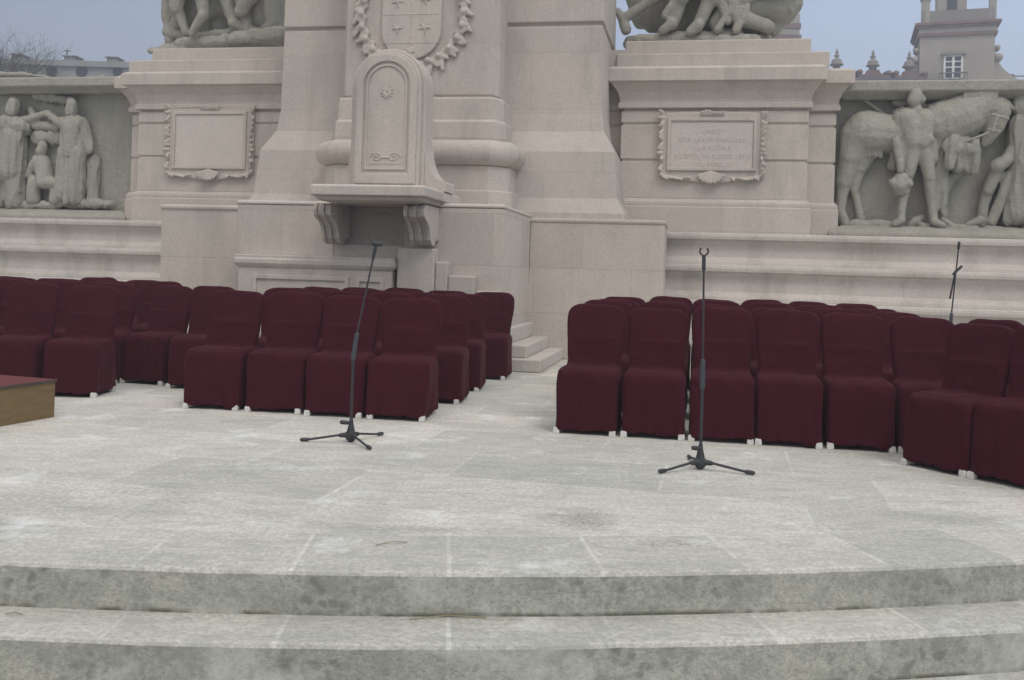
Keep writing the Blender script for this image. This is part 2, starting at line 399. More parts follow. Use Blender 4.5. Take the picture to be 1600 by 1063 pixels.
# ============================================================ SETTING
def disc(bm, r, z0, z1, seg=720, a0=0, a1=360):
    pass
def build_disc(name, r, z0, z1, seed):
    """round platform: top sheet and riser with slightly worn, uneven nosing"""
    seg = 900; bm = bmesh.new(); rings = []
    for (dr, z) in ((0, z0), (0, (z0+z1)/2), (.004, z1-.018), (-.002, z1-.006), (-.014, z1)):
        ring = []
        for i in range(seg):
            a = 2*math.pi*i/seg
            n = mnoise.noise(Vector((a*60, seed, z*3)))*.004+mnoise.noise(Vector((a*9, seed+5, 0)))*.006
            chip = max(0, mnoise.noise(Vector((a*140, seed+9, 0)))-.35)*.03 if z > z1-.03 else 0
            rr = r+dr+n-chip
            ring.append(bm.verts.new((CC[0]+rr*math.sin(a), CC[1]-rr*math.cos(a), z)))
        rings.append(ring)
    side = []
    for a, b in zip(rings, rings[1:]):
        for i in range(seg): j = (i+1) % seg; side.append(bm.faces.new((a[i], a[j], b[j], b[i])))
    top = bm.faces.new(rings[-1])
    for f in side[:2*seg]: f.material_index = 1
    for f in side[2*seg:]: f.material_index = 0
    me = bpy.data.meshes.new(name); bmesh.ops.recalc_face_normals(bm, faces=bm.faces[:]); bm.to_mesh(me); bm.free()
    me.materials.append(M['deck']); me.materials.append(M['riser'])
    o = bpy.data.objects.new(name, me); col.objects.link(o); o['kind'] = 'structure'
    return o
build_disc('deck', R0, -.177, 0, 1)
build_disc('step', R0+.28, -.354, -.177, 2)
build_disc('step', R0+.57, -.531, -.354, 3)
bm = bmesh.new(); vs = [bm.verts.new(p) for p in ((-150, -60, -.531), (150, -60, -.531), (150, 220, -.531), (-150, 220, -.531))]; bm.faces.new(vs)
o = obj('ground', bm, 'plaza'); o['kind'] = 'structure'

# ============================================================ MONUMENT
ax = -3.85
mon = thing('monument', 'pale limestone monument pylon with arched tablet, shelf and coat of arms', 'monument', LW(ax, 12, 0))
def mp(name, path, prof, mat='stone', parent=None, bevel=.012):
    bm = bmesh.new(); mould(bm, path, prof); return obj(name, bm, mat, parent or mon, bevel=bevel)
# low steps round the plinth
s1u, s1v = G(845, 583); s2u, s2v = -1.97, 11.3
bm = bmesh.new(); mould(bm, blockpath(-7.0, -1.79, 11.12, 14.2), [(0, 0), (0, .15)])
obj('base_step', bm, 'tier', mon, bevel=.015)
bm = bmesh.new(); mould(bm, blockpath(-6.8, -1.99, 11.28, 14.2), [(0, .15), (0, .30)])
obj('base_step', bm, 'tier', mon, bevel=.015)
bm = bmesh.new(); mould(bm, blockpath(-6.4, -2.22, 11.45, 14.2), [(0, .30), (0, .49)])
obj('base_step', bm, 'tier', mon, bevel=.015)
# main plinth
ZP = 1.93
uL, uR = -5.72, -2.30
uN0, uN1 = U(525, 11.25, 350), U(634, 11.25, 350)
zN0, zN1 = Z(580, 383, 11.25), Z(580, 316, 11.25)
bm = bmesh.new(); mould(bm, blockpath(uL, uR, 11.37, 14.0), [(0, .1), (0, ZP), (-.04, ZP+.03)])
obj('plinth_core', bm, 'stone', mon, bevel=.01)
bm = bmesh.new()
box(bm, uL+.0, uN0, 11.2, 11.367, .1, ZP-.003)
obj('plinth_face', bm, 'stone', mon, bevel=.012)
bm = bmesh.new()
box(bm, uN1, uR+.003, 11.2, 11.367, .1, ZP-.003)
obj('plinth_face', bm, 'stone', mon, bevel=.012)
bm = bmesh.new(); box(bm, uN0+.002, uN1-.002, 11.203, 11.367, .1, zN0)
obj('plinth_face', bm, 'smooth', mon, bevel=.012)
mp('plinth_coping', blockpath(uL, uR, 11.2, 14.0), [(.012, ZP), (.012, ZP+.035), (-.03, ZP+.05)], 'tablet')
# side wings
uWR = U(1037, 13.05, 380)
bm = bmesh.new(); mould(bm, [(-7.25, 14.0), (-7.25, 12.0), (uL-.003, 12.0), (uL-.003, 14.0)], [(0, .05), (0, ZP-.04), (.02, ZP-.03), (.02, ZP+.01), (-.03, ZP+.03)])
obj('wing_block', bm, 'stone', mon, bevel=.015)
bm = bmesh.new(); mould(bm, [(uR+.003, 14.2), (uR+.003, 13.05), (uWR, 13.05), (uWR, 14.2)], [(.03, .003), (.03, .6), (0, 1.2), (0, ZP-.06), (.02, ZP-.05), (.02, ZP-.01), (-.05, ZP+.0)])
obj('wing_block', bm, 'stone', mon, bevel=.03)
# low panelled box in front of the plinth
V = 10.95
zb = Z(400, 398, V); u0, u1 = U(372, V, 410), U(613, V, 410)
mp('panel_box', [(u0, 11.198), (u0, V), (u1, V), (u1, 11.198)], [(0, .05), (0, zb-.15), (.02, zb-.14), (.045, zb-.10), (.045, zb-.05), (.03, zb-.04), (.03, zb)], 'smooth')
for a, b in ((395, 545), (556, 600)):
    bm = bmesh.new(); q0, q1 = U(a, V-.01, 440), U(b, V-.01, 440); zt = zb-.24
    o_ = [(q0, .3), (q1, .3), (q1, zt), (q0, zt)]; i_ = [(q0+.05, .35), (q1-.05, .35), (q1-.05, zt-.05), (q0+.05, zt-.05)]
    ringprism(bm, o_, i_, V-.025, V+.002); obj('panel_frame', bm, 'smooth', mon, bevel=.006)
# stepped blocks to the right of the box
bm = bmesh.new(); box(bm, u1+.0475, U(683, 10.98), 10.98, 11.197, .05, Z(650, 388, 10.98)); obj('stepped_block', bm, 'smooth', mon, bevel=.02)
bm = bmesh.new(); box(bm, U(683, 10.98)+.003, U(704, 11.02), 11.02, 11.197, .05, Z(690, 409, 11.0)); obj('stepped_block', bm, 'smooth', mon, bevel=.02)
bm = bmesh.new(); box(bm, U(704, 11.02)+.003, U(747, 11.05), 11.05, 11.197, .05, Z(720, 431, 11.05)); obj('stepped_block', bm, 'smooth', mon, bevel=.02)
bm = bmesh.new(); box(bm, U(747, 11.05)+.003, U(800, 11.1), 11.1, 11.197, .05, Z(760, 455, 11.1)); obj('stepped_block', bm, 'smooth', mon, bevel=.02)
# shelf
VS = 10.35
su0, su1 = U(489, VS, 300)+.03, U(664, VS, 300)-.04; zs1 = Z(590, 289, VS); zs0 = Z(590, 316, VS)
mp('shelf', [(su0, 11.9), (su0, VS), (su1, VS), (su1, 11.9)],
   [(-.10, zs0), (-.02, zs0+.02), (.0, zs0+.055), (.05, zs0+.075), (.05, zs0+.085), (.05, zs1-.02), (.02, zs1)], 'smooth', bevel=.008)
# scrolled corbels under the shelf
def corbel(uc, wd, label=None):
    bm = bmesh.new()
    zt = zs0-.003; pts = [(11.198, zt), (VS+.26, zt), (VS+.22, zt-.03), (VS+.20, zt-.08), (VS+.22, zt-.14), (VS+.29, zt-.18), (VS+.37, zt-.21), (VS+.44, zt-.27), (VS+.48, zt-.34), (VS+.50, zt-.40), (VS+.56, zt-.45), (VS+.64, zt-.47), (VS+.70, zt-.44), (VS+.73, zt-.40), (11.198, zt-.40)]
    for k, (a, b, ins) in enumerate(((-.5, -.3, 0), (-.3, -.1, .025), (-.1, .1, .0), (.1, .3, .025), (.3, .5, 0))):
        A = [bm.verts.new(LW(uc+a*wd, min(v+ins, 11.197) if v < 11.19 else v, z)) for v, z in pts]
        B = [bm.verts.new(LW(uc+b*wd-.002, min(v+ins, 11.197) if v < 11.19 else v, z)) for v, z in pts]
        bm.faces.new(A); bm.faces.new(B)
        for i in range(len(pts)): j = (i+1) % len(pts); bm.faces.new((A[i], A[j], B[j], B[i]))
    obj('corbel', bm, 'smooth', mon, bevel=.008)
corbel(U(505, 10.6, 340), .22); corbel(U(648, 10.6, 340), .26)
# arched tablet (stele)
VT = 11.05
tl, zbot = P(550, 287, VT); tr, _ = P(643, 285, VT); 
tl2, _ = P(553, 150, VT); tr2, _ = P(657, 150, VT)
def arch(l, r, zb_, zspring, n=20):
    cx = (l+r)/2; rad = (r-l)/2
    return [(l, zb_), (r, zb_)]+arc(cx, zspring, rad, 0, 180, n)
zsp = Z(605, 134, VT)
tl, tr = tl2-.0, tr2+.0
zb2 = zs1+.002
bm = bmesh.new(); prism(bm, arch(tl-.06, tr+.04, zb2, zsp), VT+.09, VT+.46); obj('stele_body', bm, 'smooth', mon, bevel=.02)
bm = bmesh.new(); prism(bm, arch(tl, tr, zb2+.02, zsp), VT, VT+.088); obj('stele_face', bm, 'smooth', mon, bevel=.012)
il, ir = tl+.13, tr-.13
bm = bmesh.new(); ringprism(bm, arch(tl+.035, tr-.035, zb2+.07, zsp), arch(il, ir, zb2+.20, zsp), VT-.03, VT+.002); obj('stele_border', bm, 'smooth', mon, bevel=.012)
bm = bmesh.new(); ringprism(bm, arch(il+.03, ir-.03, zb2+.24, zsp), arch(il+.055, ir-.055, zb2+.265, zsp), VT-.018, VT+.002); obj('stele_border', bm, 'smooth', mon, bevel=.006)
# little carved emblem and scrollwork on the tablet
cx = (tl+tr)/2
bm = bmesh.new()
ez = Z(602, 145, VT)
for k in range(10):
    a = k*math.pi/5; capsule(bm, LW(cx+.02*math.cos(a), VT, ez+.02*math.sin(a)), .012, LW(cx+.075*math.cos(a), VT-.005, ez+.075*math.sin(a)), .011, 8)
obj('stele_emblem', remesh(bm, .009, 2), 'smooth', mon)
bm = bmesh.new(); oz = Z(605, 246, VT)
for s in (-1, 1):
    pts = []
    for k in range(22):
        a = k*.45; rr = .075*(1-k/26); pts.append(LW(cx+s*(.11)+s*rr*math.cos(a)*1.1, VT-.003, oz+rr*math.sin(a)*.8))
    tube(bm, pts, .011, 6)
capsule(bm, LW(cx-.05, VT, oz), .016, LW(cx+.05, VT, oz), .016, 8)
capsule(bm, LW(cx-.2, VT, oz-.075), .009, LW(cx+.2, VT, oz-.075), .009, 8)
obj('stele_scrollwork', remesh(bm, .009, 1), 'smooth', mon)
# concave scroll feet on both sides of the stele
for s, (ua, ub) in ((-1, (tl-.06, U(512, 10.9, 285))), (1, (tr+.04, U(688, 10.9, 285)))):
    bm = bmesh.new(); H = Z(640, 222, VT)-zb2; wd = abs(ub-ua)
    pts = [(ua+s*.002, zb2), (ub, zb2), (ub, zb2+.10)]
    for k in range(9): a = R(k*11.25); pts.append((ub-s*.02-s*(wd-.02)*math.sin(a), zb2+.12+(H-.12)*(1-math.cos(a))))
    pts.append((ua+s*.002, zb2+H))
    prism(bm, pts, VT+.12, VT+.5); obj('scroll_foot', bm, 'smooth', mon, bevel=.012)
# torus base of the pylon
zt0, zt1 = Z(750, 258, 12.5), Z(750, 217, 12.5)
tu0, tu1 = U(486, 12.6, 235)+.17, U(794, 12.6, 235)-.06
ch = .22
tp = [(tu0, 13.6), (tu0, 12.62+ch), (tu0+ch, 12.62), (tu1-ch, 12.62), (tu1, 12.62+ch), (tu1, 13.6)]
zc = (zt0+zt1)/2; rr = (zt1-zt0)/2
mp('torus', tp, [(rr*math.cos(R(a)), zc+rr*math.sin(R(a))) for a in range(-90, 91, 12)], 'smooth', bevel=0)
zq2 = Z(750, 298, 12.5)
mp('pylon_footing', tp, [(.10, ZP+.01), (.10, zq2), (.05, zq2+.01), (.05, zt0)], 'smooth')
za, zb_, zc_, zd = Z(730, 214, 12.7), Z(730, 190, 12.7), Z(730, 186, 12.7), Z(730, 152, 12.8)
pu0, pu1 = U(531, 12.85, 120), U(777, 12.85, 120)
tp2 = [(pu0, 13.6), (pu0, 13.0), (pu0+.08, 12.85), (pu1-.08, 12.85), (pu1, 13.0), (pu1, 13.6)]
mp('pylon_base_moulding', tp2, [(.12, zt1), (.13, za), (.12, zb_), (.085, zc_), (.075, zd-.03), (.06, zd), (.01, zd+.004)], 'smooth')
mp('front_pilaster', tp2, [(-.02, zd), (-.02, zd+.03), (0, zd+.04), (-.05, 9.6)], 'pylon')
# main pylon body with flared foot
VP = 13.5; mu0, mu1 = U(443, VP, 150), U(938, VP, 150)
z1, z2, z3, z4 = ZP, Z(880, 237, VP-.25), Z(880, 206, VP-.05), Z(880, 38, VP)
zf1, zf2 = Z(880, 333, VP-.35), Z(880, 312, VP-.3)
mb = [(mu0, 15.4), (mu0, VP), (mu1, VP), (mu1, 15.4)]
mp('pylon_body', mb, [(.42, z1-.1), (.41, zf1), (.31, zf2), (.30, zf2+.01), (.24, z2), (.07, z3), (.03, z3+.3), (.01, z4-.03), (-.035, z4-.02), (-.035, z4+.02), (.02, z4+.03), (-.03, 9.4)], 'pylon', bevel=.03)
# coat of arms
VA = 12.83
bm = bmesh.new(); sl, _ = P(597, 40, VA); sr, _ = P(690, 40, VA); scx = (sl+sr)/2; sr_ = (sr-sl)/2
zsh = Z(645, 48, VA)
sh = [(sl, zsh+1.0), (sl, zsh)]+[(scx-sr_*math.cos(R(a)), zsh-sr_*.95*math.sin(R(a))) for a in range(12, 180, 12)]+[(sr, zsh), (sr, zsh+1.0)]
prism(bm, sh[::-1], VA-.03, VA+.1); obj('shield', bm, 'smooth', mon, bevel=.02)
bm = bmesh.new()
tube(bm, [LW(scx, VA-.03, zsh-sr_*.9), LW(scx, VA-.03, zsh+1)], .012, 6)
for q in (-.18, .22, .62): tube(bm, [LW(sl+.03, VA-.028, zsh+q), LW(sr-.03, VA-.028, zsh+q)], .012, 6)
for (du, dz, r_) in ((-.2, .03, .07), (.2, .03, .08), (-.2, .4, .08), (.2, .42, .07), (.0, -.3, .06), (-.2, .8, .06), (.2, .8, .07)):
    for k in range(5):
        a = k*2.4; capsule(bm, LW(scx+du, VA-.03, zsh+dz), .02, LW(scx+du+r_*math.cos(a), VA-.03, zsh+dz+r_*math.sin(a)), .016, 8)
obj('shield_charges', remesh(bm, .012, 2), 'smooth', mon)
bm = bmesh.new()
for s in (-1, 1):
    for k in range(44):
        a = R(90-k*4.3); rad = .74+.05*math.sin(k*1.9)
        c_ = (scx+s*rad*math.cos(a), zsh+.25+rad*math.sin(a)*1.05)
        if k > 40: continue
        dd = random.uniform(-.07, .07)
        capsule(bm, LW(c_[0], VA+.015, c_[1]), .045, LW(c_[0]+s*.09*math.cos(a+dd*9), VA-.01, c_[1]-.08+dd), .026, 8)
        if k % 3 == 0: ellipsoid(bm, LW(c_[0]-s*.05, VA-.02, c_[1]), .05, .05, .05, 10)
obj('leaf_garland', remesh(bm, .016, 2), 'smooth', mon)

# ------------------------------------------------------------ tiered ledges left and right
TZ = [(14.3, 1.83, 1.36), (14.0, 1.36, .86), (13.7, .86, .36), (13.4, .36, 0)]
def tiers(name, ua, ub, label):
    t_ = thing(name, label, 'stone tiers', LW((ua+ub)/2, 14, 0))
    for k, (v, zt, zl) in enumerate(TZ):
        vb = 15.3
        prof = [(-.02, zl), (-.03, zl+.05), (-.10, zl+.12), (-.11, zt-.19), (-.06, zt-.12), (-.055, zt-.10), (0, zt-.095), (.008, zt-.05), (0, zt-.01), (-.02, zt)]
        if k == 3: prof = [(0, 0), (0, .36)]
        bm = bmesh.new(); mould(bm, [(ua, vb), (ua, v), (ub, v), (ub, vb)], prof); obj('tier', bm, 'tier', t_, bevel=.006)
tiers('stone_tiers', -16, -6.2, 'three-tier stone ledge under the left relief wall')
tiers('stone_tiers', -1.9, 9, 'three-tier stone ledge under the right relief wall')

# ------------------------------------------------------------ side pedestals
def pedestal(label, ua, ub, ends, cart, mirror):
    """ua..ub front face; ends = outer setback width"""
    t_ = thing('pedestal', label, 'pedestal', LW((ua+ub)/2, 15, 1.83))
    zb0 = 1.835
    VF = 14.6
    inner = .35
    def pr(prof, du=0): return prof
    if mirror:   # outer end on the left
        path = [(ua-ends, 16.6), (ua-ends, VF+.28), (ua, VF+.28), (ua, VF), (ub, VF), (ub, 16.6)]
    else:
        path = [(ua, 16.6), (ua, VF), (ub, VF), (ub, VF+.28), (ub+ends, VF+.28), (ub+ends, 16.6)]
    def seg(name, prof, mat='stone', bevel=.012):
        bm = bmesh.new(); mould(bm, path, prof); return obj(name, bm, mat, t_, bevel=bevel)
    seg('base', [(.06, zb0), (.06, 2.22), (.045, 2.225), (.05, 2.25), (.05, 2.29), (.02, 2.33), (0, 2.345)])
    g = .025
    seg('shaft', [(0, 2.345), (0, 2.895), (-g, 2.90), (-g, 2.935), (0, 2.94), (0, 3.445), (-g, 3.45), (-g, 3.485), (0, 3.49), (0, 3.66)], 'smooth', .006)
    seg('cornice', [(-.03, 3.66), (-.03, 3.69), (.05, 3.70), (.05, 3.775), (.03, 3.785), (.03, 3.83), (.06, 3.93), (.12, 4.01), (.16, 4.06), (.22, 4.075), (.22, 4.26), (.16, 4.30)], 'smooth', .008)
    # attic courses stepping back
    for (d, dz0, dz1, out) in ((.0, 4.30, 4.53, .10), (.22, 4.53, 4.80, .0)):
        bm = bmesh.new(); pa = [(p[0], p[1]+d if p[1] < 16 else p[1]) for p in path]
        if mirror: pa = [(ua-ends*.4+d*.6, 16.6), (ua-ends*.4+d*.6, VF+.1+d), (ub, VF+.1+d), (ub, 16.6)]
        else: pa = [(ua, 16.6), (ua, VF+.1+d), (ub+ends*.4-d*.6, VF+.1+d), (ub+ends*.4-d*.6, 16.6)]
        mould(bm, pa, [(out, dz0), (out, dz1)]); obj('attic_course', bm, 'smooth', t_, bevel=.02)
    # cartouche
    cl_, cr_, zt_, zb__ , txt = cart
    c_ = (cl_+cr_)/2; W = cr_-cl_; VC = VF-.05
    bm = bmesh.new(); n = 24; outline = []
    outline += [(cl_, zb__+.1), (cl_, zt_)]
    outline += [(cl_+.12, zt_+.03), (c_, zt_+.05), (cr_-.12, zt_+.03), (cr_, zt_)]
    outline += [(cr_, zb__+.1)]
    for k in range(1, n):
        f = k/n; x = cr_-W*f; outline.append((x, zb__+.08-.11*math.exp(-((f-.5)/.16)**2)+.025*math.cos(f*4*math.pi)))
    prism(bm, outline[::-1], VC, VF+.01); obj('cartouche', bm, 'smooth', t_, bevel=.015)
    tl_, tr_ = c_-W*.39, c_+W*.39; ztt, ztb = zt_-.1, zb__+.24
    bm = bmesh.new(); ringprism(bm, [(tl_-.05, ztb-.05), (tr_+.05, ztb-.05), (tr_+.05, ztt+.05), (tl_-.05, ztt+.05)], [(tl_, ztb), (tr_, ztb), (tr_, ztt), (tl_, ztt)], VC-.035, VC+.002); fr = obj('tablet_frame', bm, 'smooth', t_, bevel=.01)
    bm = bmesh.new(); box(bm, tl_+.002, tr_-.002, VC-.012, VC+.001, ztb+.002, ztt-.002); tb = obj('tablet', bm, 'tablet', t_)
    # side foliage strips, shell at the bottom centre
    bm = bmesh.new(); rs = random.Random(3)
    for s in (-1, 1):
        xe = c_+s*(W/2-.045)
        for k in range(15):
            z_ = zb__+.12+(zt_-zb__-.1)*k/14
            capsule(bm, LW(xe, VC-.0, z_), .035, LW(xe+s*rs.uniform(-.01, .07), VC-.045, z_+rs.uniform(-.05, .05)), .022, 8)
    for k in range(9):
        a = R(200+k*17.5); capsule(bm, LW(c_, VC-.01, zb__+.17), .03, LW(c_+.2*math.cos(a), VC-.05, zb__+.17+.16*math.sin(a)), .024, 8)
    for k in range(7):
        capsule(bm, LW(c_-.15+.05*k, VC, zt_-.0), .03, LW(c_-.15+.05*k, VC-.03, zt_+.04+.02*math.sin(k*1.05)), .02, 8)
    for s in (-1, 1):
        for k in range(8): 
            f = .07+.035*k; x = c_+s*(W/2-W*f*.95)
            capsule(bm, LW(x, VC, zb__+.10+.02*math.cos(f*4*math.pi)), .026, LW(x+.02*s, VC-.03, zb__+.07+rs.uniform(-.02, .02)), .02, 8)
    obj('carved_ornament', remesh(bm, .014, 2), 'smooth', t_)
    if txt:
        lines = txt
        for i, l in enumerate(lines):
            cu = bpy.data.curves.new('inscription', 'FONT'); cu.body = l; cu.size = .088; cu.align_x = 'CENTER'; cu.extrude = .002; cu.space_character = 1.15
            o = bpy.data.objects.new('tmp', cu); col.objects.link(o); bpy.context.view_layer.update()
            dg = bpy.context.evaluated_depsgraph_get(); me = bpy.data.meshes.new_from_object(o.evaluated_get(dg), depsgraph=dg); bpy.data.objects.remove(o)
            loc = LW((tl_+tr_)/2, VC-.0135, ztt-.19-i*.122)
            me.transform(Matrix.Translation(loc) @ Matrix.Rotation(-ANG, 4, 'Z') @ Matrix.Rotation(R(90), 4, 'X'))
            me.materials.clear(); obj('inscription', me, 'letter', t_)
    return t_
VF = 14.6
rp = pedestal('right stone pedestal with an inscribed tablet in a scalloped frame', U(969, VF, 250), U(1262, VF, 250), .42,
              (U(1030, VF, 230), U(1195, VF, 230), Z(1115, 180, VF), Z(1115, 288, VF), ['CADIZ', 'POR LAS PROVINCIAS', 'A LA PATRIA', 'CORTES DE CADIZ 1812', 'Y SU PUEBLO']), False)
bm = bmesh.new()
mould(bm, [(-1.62, 16.6), (-1.62, 14.8), (U(969, VF, 250)-.003, 14.8), (U(969, VF, 250)-.003, 16.6)], [(0, 1.835), (0, 2.9), (-.02, 2.905), (-.02, 2.935), (0, 2.94), (0, 3.45), (-.02, 3.455), (-.02, 3.49), (0, 3.49), (0, 3.69), (.03, 3.7), (.03, 3.8), (.02, 3.83), (.1, 4.06), (.14, 4.075), (.14, 4.6)])
obj('inner_return', bm, 'smooth', rp, bevel=.012)
lp = pedestal('left stone pedestal with a worn tablet in a scalloped frame', U(215, VF, 250), U(446, VF, 250), .30,
              (U(262, VF, 230), U(398, VF, 230), Z(330, 168, VF)-.03, Z(330, 283, VF), None), True)

# ------------------------------------------------------------ relief walls
def wall(label, ua, ub, zc, loc):
    t_ = thing('relief_wall', label, 'relief wall', loc)
    bm = bmesh.new(); box(bm, ua, ub, 15.25, 16.2, 1.8, zc-.18); obj('wall_face', bm, 'grey', t_)
    bm = bmesh.new(); mould(bm, [(ua, 16.3), (ua, 14.85), (ub, 14.85), (ub, 16.3)], [(-.2, zc-.25), (-.12, zc-.2), (-.03, zc-.17), (0, zc-.15), (0, zc-.02), (-.03, zc)])
    obj('coping', bm, 'grey', t_, bevel=.01)
    bm = bmesh.new(); mould(bm, [(ua, 15.3), (ua, 14.75), (ub, 14.75), (ub, 15.3)], [(0, 1.835), (0, 1.9), (-.08, 1.97), (-.25, 2.02)])
    obj('rock_base', bm, 'grey', t_, bevel=.02)
    return t_
zr = Z(1400, 126, 14.9)
ru0 = 2.0
rw = wall('right relief wall carved with horses and a standing man holding a hat', ru0-.15, 9, zr, LW(5, 15, 1.83))
lw = wall('left relief wall carved with draped standing figures', -16, U(189, VF, 250)-.0, Z(100, 121, 14.9), LW(-12, 15, 1.83))

VR = 15.2
def fig(name, parent, caps, voxel=.017, smooth=2, amp=.012, freq=7, zs=.5, label=None, mat='grey', vr=VR, ds=.6, fold=0):
    """caps: (x0,y0,r0, x1,y1,r1, out) in photo pixels on the wall plane, out = how far the axis stands proud in metres"""
    bm = bmesh.new(); k = vr*.98/F
    for (x0, y0, r0, x1, y1, r1, out) in caps:
        a = P(x0, y0, vr); b = P(x1, y1, vr)
        if vr != VR: ds = 1
        o1 = (out*ds, out*ds)
        capsule(bm, LW(a[0], vr-o1[0], a[1]), r0*k, LW(b[0], vr-o1[1], b[1]), r1*k, 14)
    o = obj(name, remesh(bm, voxel, smooth, amp, freq, zs, fold=fold), mat, parent)
    if label: o['label'] = label
    return o
# horse standing at the left end, croup to the viewer's left
fig('carved_horse', rw, [(1352, 208, 34, 1400, 212, 28, .10), (1400, 212, 28, 1440, 215, 26, .08), (1338, 215, 26, 1330, 245, 20, .12), (1330, 245, 19, 1318, 285, 12, .10),
    (1318, 285, 10, 1312, 330, 7, .08), (1312, 330, 7, 1320, 350, 8, .1), (1352, 235, 20, 1342, 262, 13, .05), (1342, 262, 10, 1335, 300, 6, .05), (1335, 300, 6, 1345, 345, 7, .05), (1330, 200, 10, 1316, 250, 7, .1), (1316, 250, 7, 1312, 300, 4, .08)])
# standing man with a hat
fig('carved_man', rw, [(1421, 162, 10, 1424, 152, 9, .30), (1426, 178, 9, 1424, 166, 6, .26), (1408, 186, 11, 1440, 186, 12, .22), (1412, 190, 17, 1420, 225, 15, .24), (1440, 192, 16, 1434, 225, 15, .24), (1410, 225, 13, 1406, 245, 10, .2), (1446, 228, 13, 1452, 250, 9, .2),
    (1399, 188, 9, 1394, 225, 7, .25), (1394, 225, 7, 1400, 258, 5.5, .30), (1400, 258, 6, 1400, 270, 5, .32), (1450, 190, 9, 1462, 225, 8, .2), (1462, 225, 7, 1450, 250, 6, .2),
    (1423, 232, 13, 1414, 275, 9, .22), (1414, 275, 9, 1406, 315, 6.5, .2), (1406, 315, 6.5, 1403, 346, 6, .2), (1403, 346, 6, 1392, 352, 5, .25),
    (1438, 232, 12, 1447, 280, 9, .22), (1447, 280, 9, 1451, 318, 6.5, .2), (1451, 318, 6.5, 1454, 348, 6, .2), (1454, 348, 6, 1466, 354, 5, .26), (1412, 184, 4, 1448, 224, 4, .34), (1413, 224, 5, 1446, 226, 5, .30), (1426, 150, 7, 1434, 160, 6, .26)], voxel=.014, amp=.008, ds=1.0)
fig('carved_saddle_cloth', rw, [(1326, 234+2*0, 4, 1326, 244, 3, .3)]+[(1326+9*q, 236, 4, 1328+9*q, 247, 3, .34-.01*q) for q in range(6)]+[(1322, 232, 4, 1378, 234, 4, .32), (1340, 182, 3, 1332, 234, 3, .3)], amp=.006, ds=.6)
fig('carved_mane', rw, [(1500+8*q, 152-q*.6, 4, 1494+8*q, 170, 3, .48) for q in range(7)]+[(1556, 160, 4, 1566, 176, 3, .4), (1562, 160, 4, 1576, 174, 3, .36)], amp=.01, ds=.6)
fig('carved_bridle', rw, [(1540, 186, 2.5, 1562, 192, 2.5, .62), (1534, 208, 2.2, 1550, 212, 2.2, .62), (1546, 188, 2, 1538, 212, 2, .66), (1536, 212, 2, 1500, 226, 2, .6)], amp=0, ds=.6, voxel=.012, smooth=1)
fig('carved_hat', rw, [(1388, 288, 6, 1414, 290, 6, .3), (1400, 292, 13, 1402, 284, 12, .26), (1400, 300, 9, 1408, 300, 8, .24)], amp=.004, ds=1.0)
fig('carved_coat', rw, [(1408, 182, 12, 1402, 225, 10, .12), (1402, 225, 8, 1392, 262, 6, .1), (1452, 188, 10, 1462, 240, 10, .12), (1462, 240, 10, 1466, 300, 9, .1), (1466, 300, 8, 1470, 335, 6, .1), (1458, 240, 6, 1457, 330, 5, .16), (1470, 250, 5, 1474, 320, 4, .14)], zs=.2, amp=.01, fold=.024, ds=.9)
fig('carved_lance', rw, [(1335, 146, 3, 1400, 196, 3, .12)], smooth=1, amp=0)
# second horse, head bowed to the right
fig('carved_horse', rw, [(1470, 195, 36, 1500, 185, 36, .10), (1500, 182, 34, 1530, 168, 26, .14), (1530, 165, 24, 1552, 172, 20, .18), (1556, 176, 17, 1550, 200, 14, .24), (1550, 200, 13, 1536, 222, 8, .28), (1536, 222, 8, 1532, 227, 6, .28),
    (1530, 152, 10, 1560, 158, 8, .16), (1560, 158, 8, 1584, 168, 4, .14), (1548, 158, 5, 1546, 148, 3, .2),
    (1490, 225, 24, 1500, 262, 14, .12), (1500, 262, 10, 1480, 285, 7, .12), (1480, 285, 7, 1476, 300, 6, .12),
    (1545, 285, 9, 1535, 320, 7, .12), (1535, 320, 7, 1532, 350, 8, .12)])
fig('carved_rider_leg', rw, [(1478, 232, 12, 1508, 238, 14, .25), (1508, 240, 14, 1508, 262, 11, .22), (1490, 240, 13, 1492, 262, 10, .2), (1490, 225, 4, 1520, 222, 3, .28), (1482, 225, 9, 1476, 262, 5, .3), (1512, 228, 8, 1514, 272, 4, .3)], amp=.01, fold=.024, ds=.95)
fig('carved_arm', rw, [(1552, 262, 11, 1568, 252, 9, .3), (1568, 252, 9, 1590, 215, 9, .24), (1552, 270, 10, 1540, 300, 8, .2), (1574, 275, 9, 1560, 315, 8, .18), (1560, 315, 8, 1545, 348, 8, .18), (1528, 345, 7, 1510, 352, 5, .2)], amp=.01)
fig('carved_robed_figure', rw, [(1592, 170, 12, 1594, 158, 11, .25), (1598, 200, 22, 1600, 250, 22, .16), (1596, 250, 20, 1586, 335, 16, .15), (1612, 250, 22, 1618, 340, 24, .14), (1590, 200, 8, 1572, 345, 7, .18), (1604, 220, 6, 1600, 345, 6, .3)], zs=.2, amp=.012, fold=.024)
fig('carved_robed_figure', rw, [(1680, 160, 14, 1680, 172, 13, .2), (1680, 210, 26, 1670, 330, 30, .14), (1740, 220, 20, 1760, 320, 26, .1), (1700, 220, 8, 1790, 190, 7, .15)], zs=.2, amp=.012, fold=.024)
fig('carved_rocks', rw, [(1330, 355, 9, 1375, 352, 8, .12), (1375, 352, 8, 1400, 358, 8, .2), (1420, 352, 7, 1438, 340, 4, .15), (1440, 356, 7, 1520, 360, 8, .18), (1540, 360, 8, 1600, 366, 9, .18), (1470, 345, 6, 1480, 352, 7, .2), (1600, 362, 8, 1700, 366, 10, .15)], amp=.03, freq=6, zs=1)
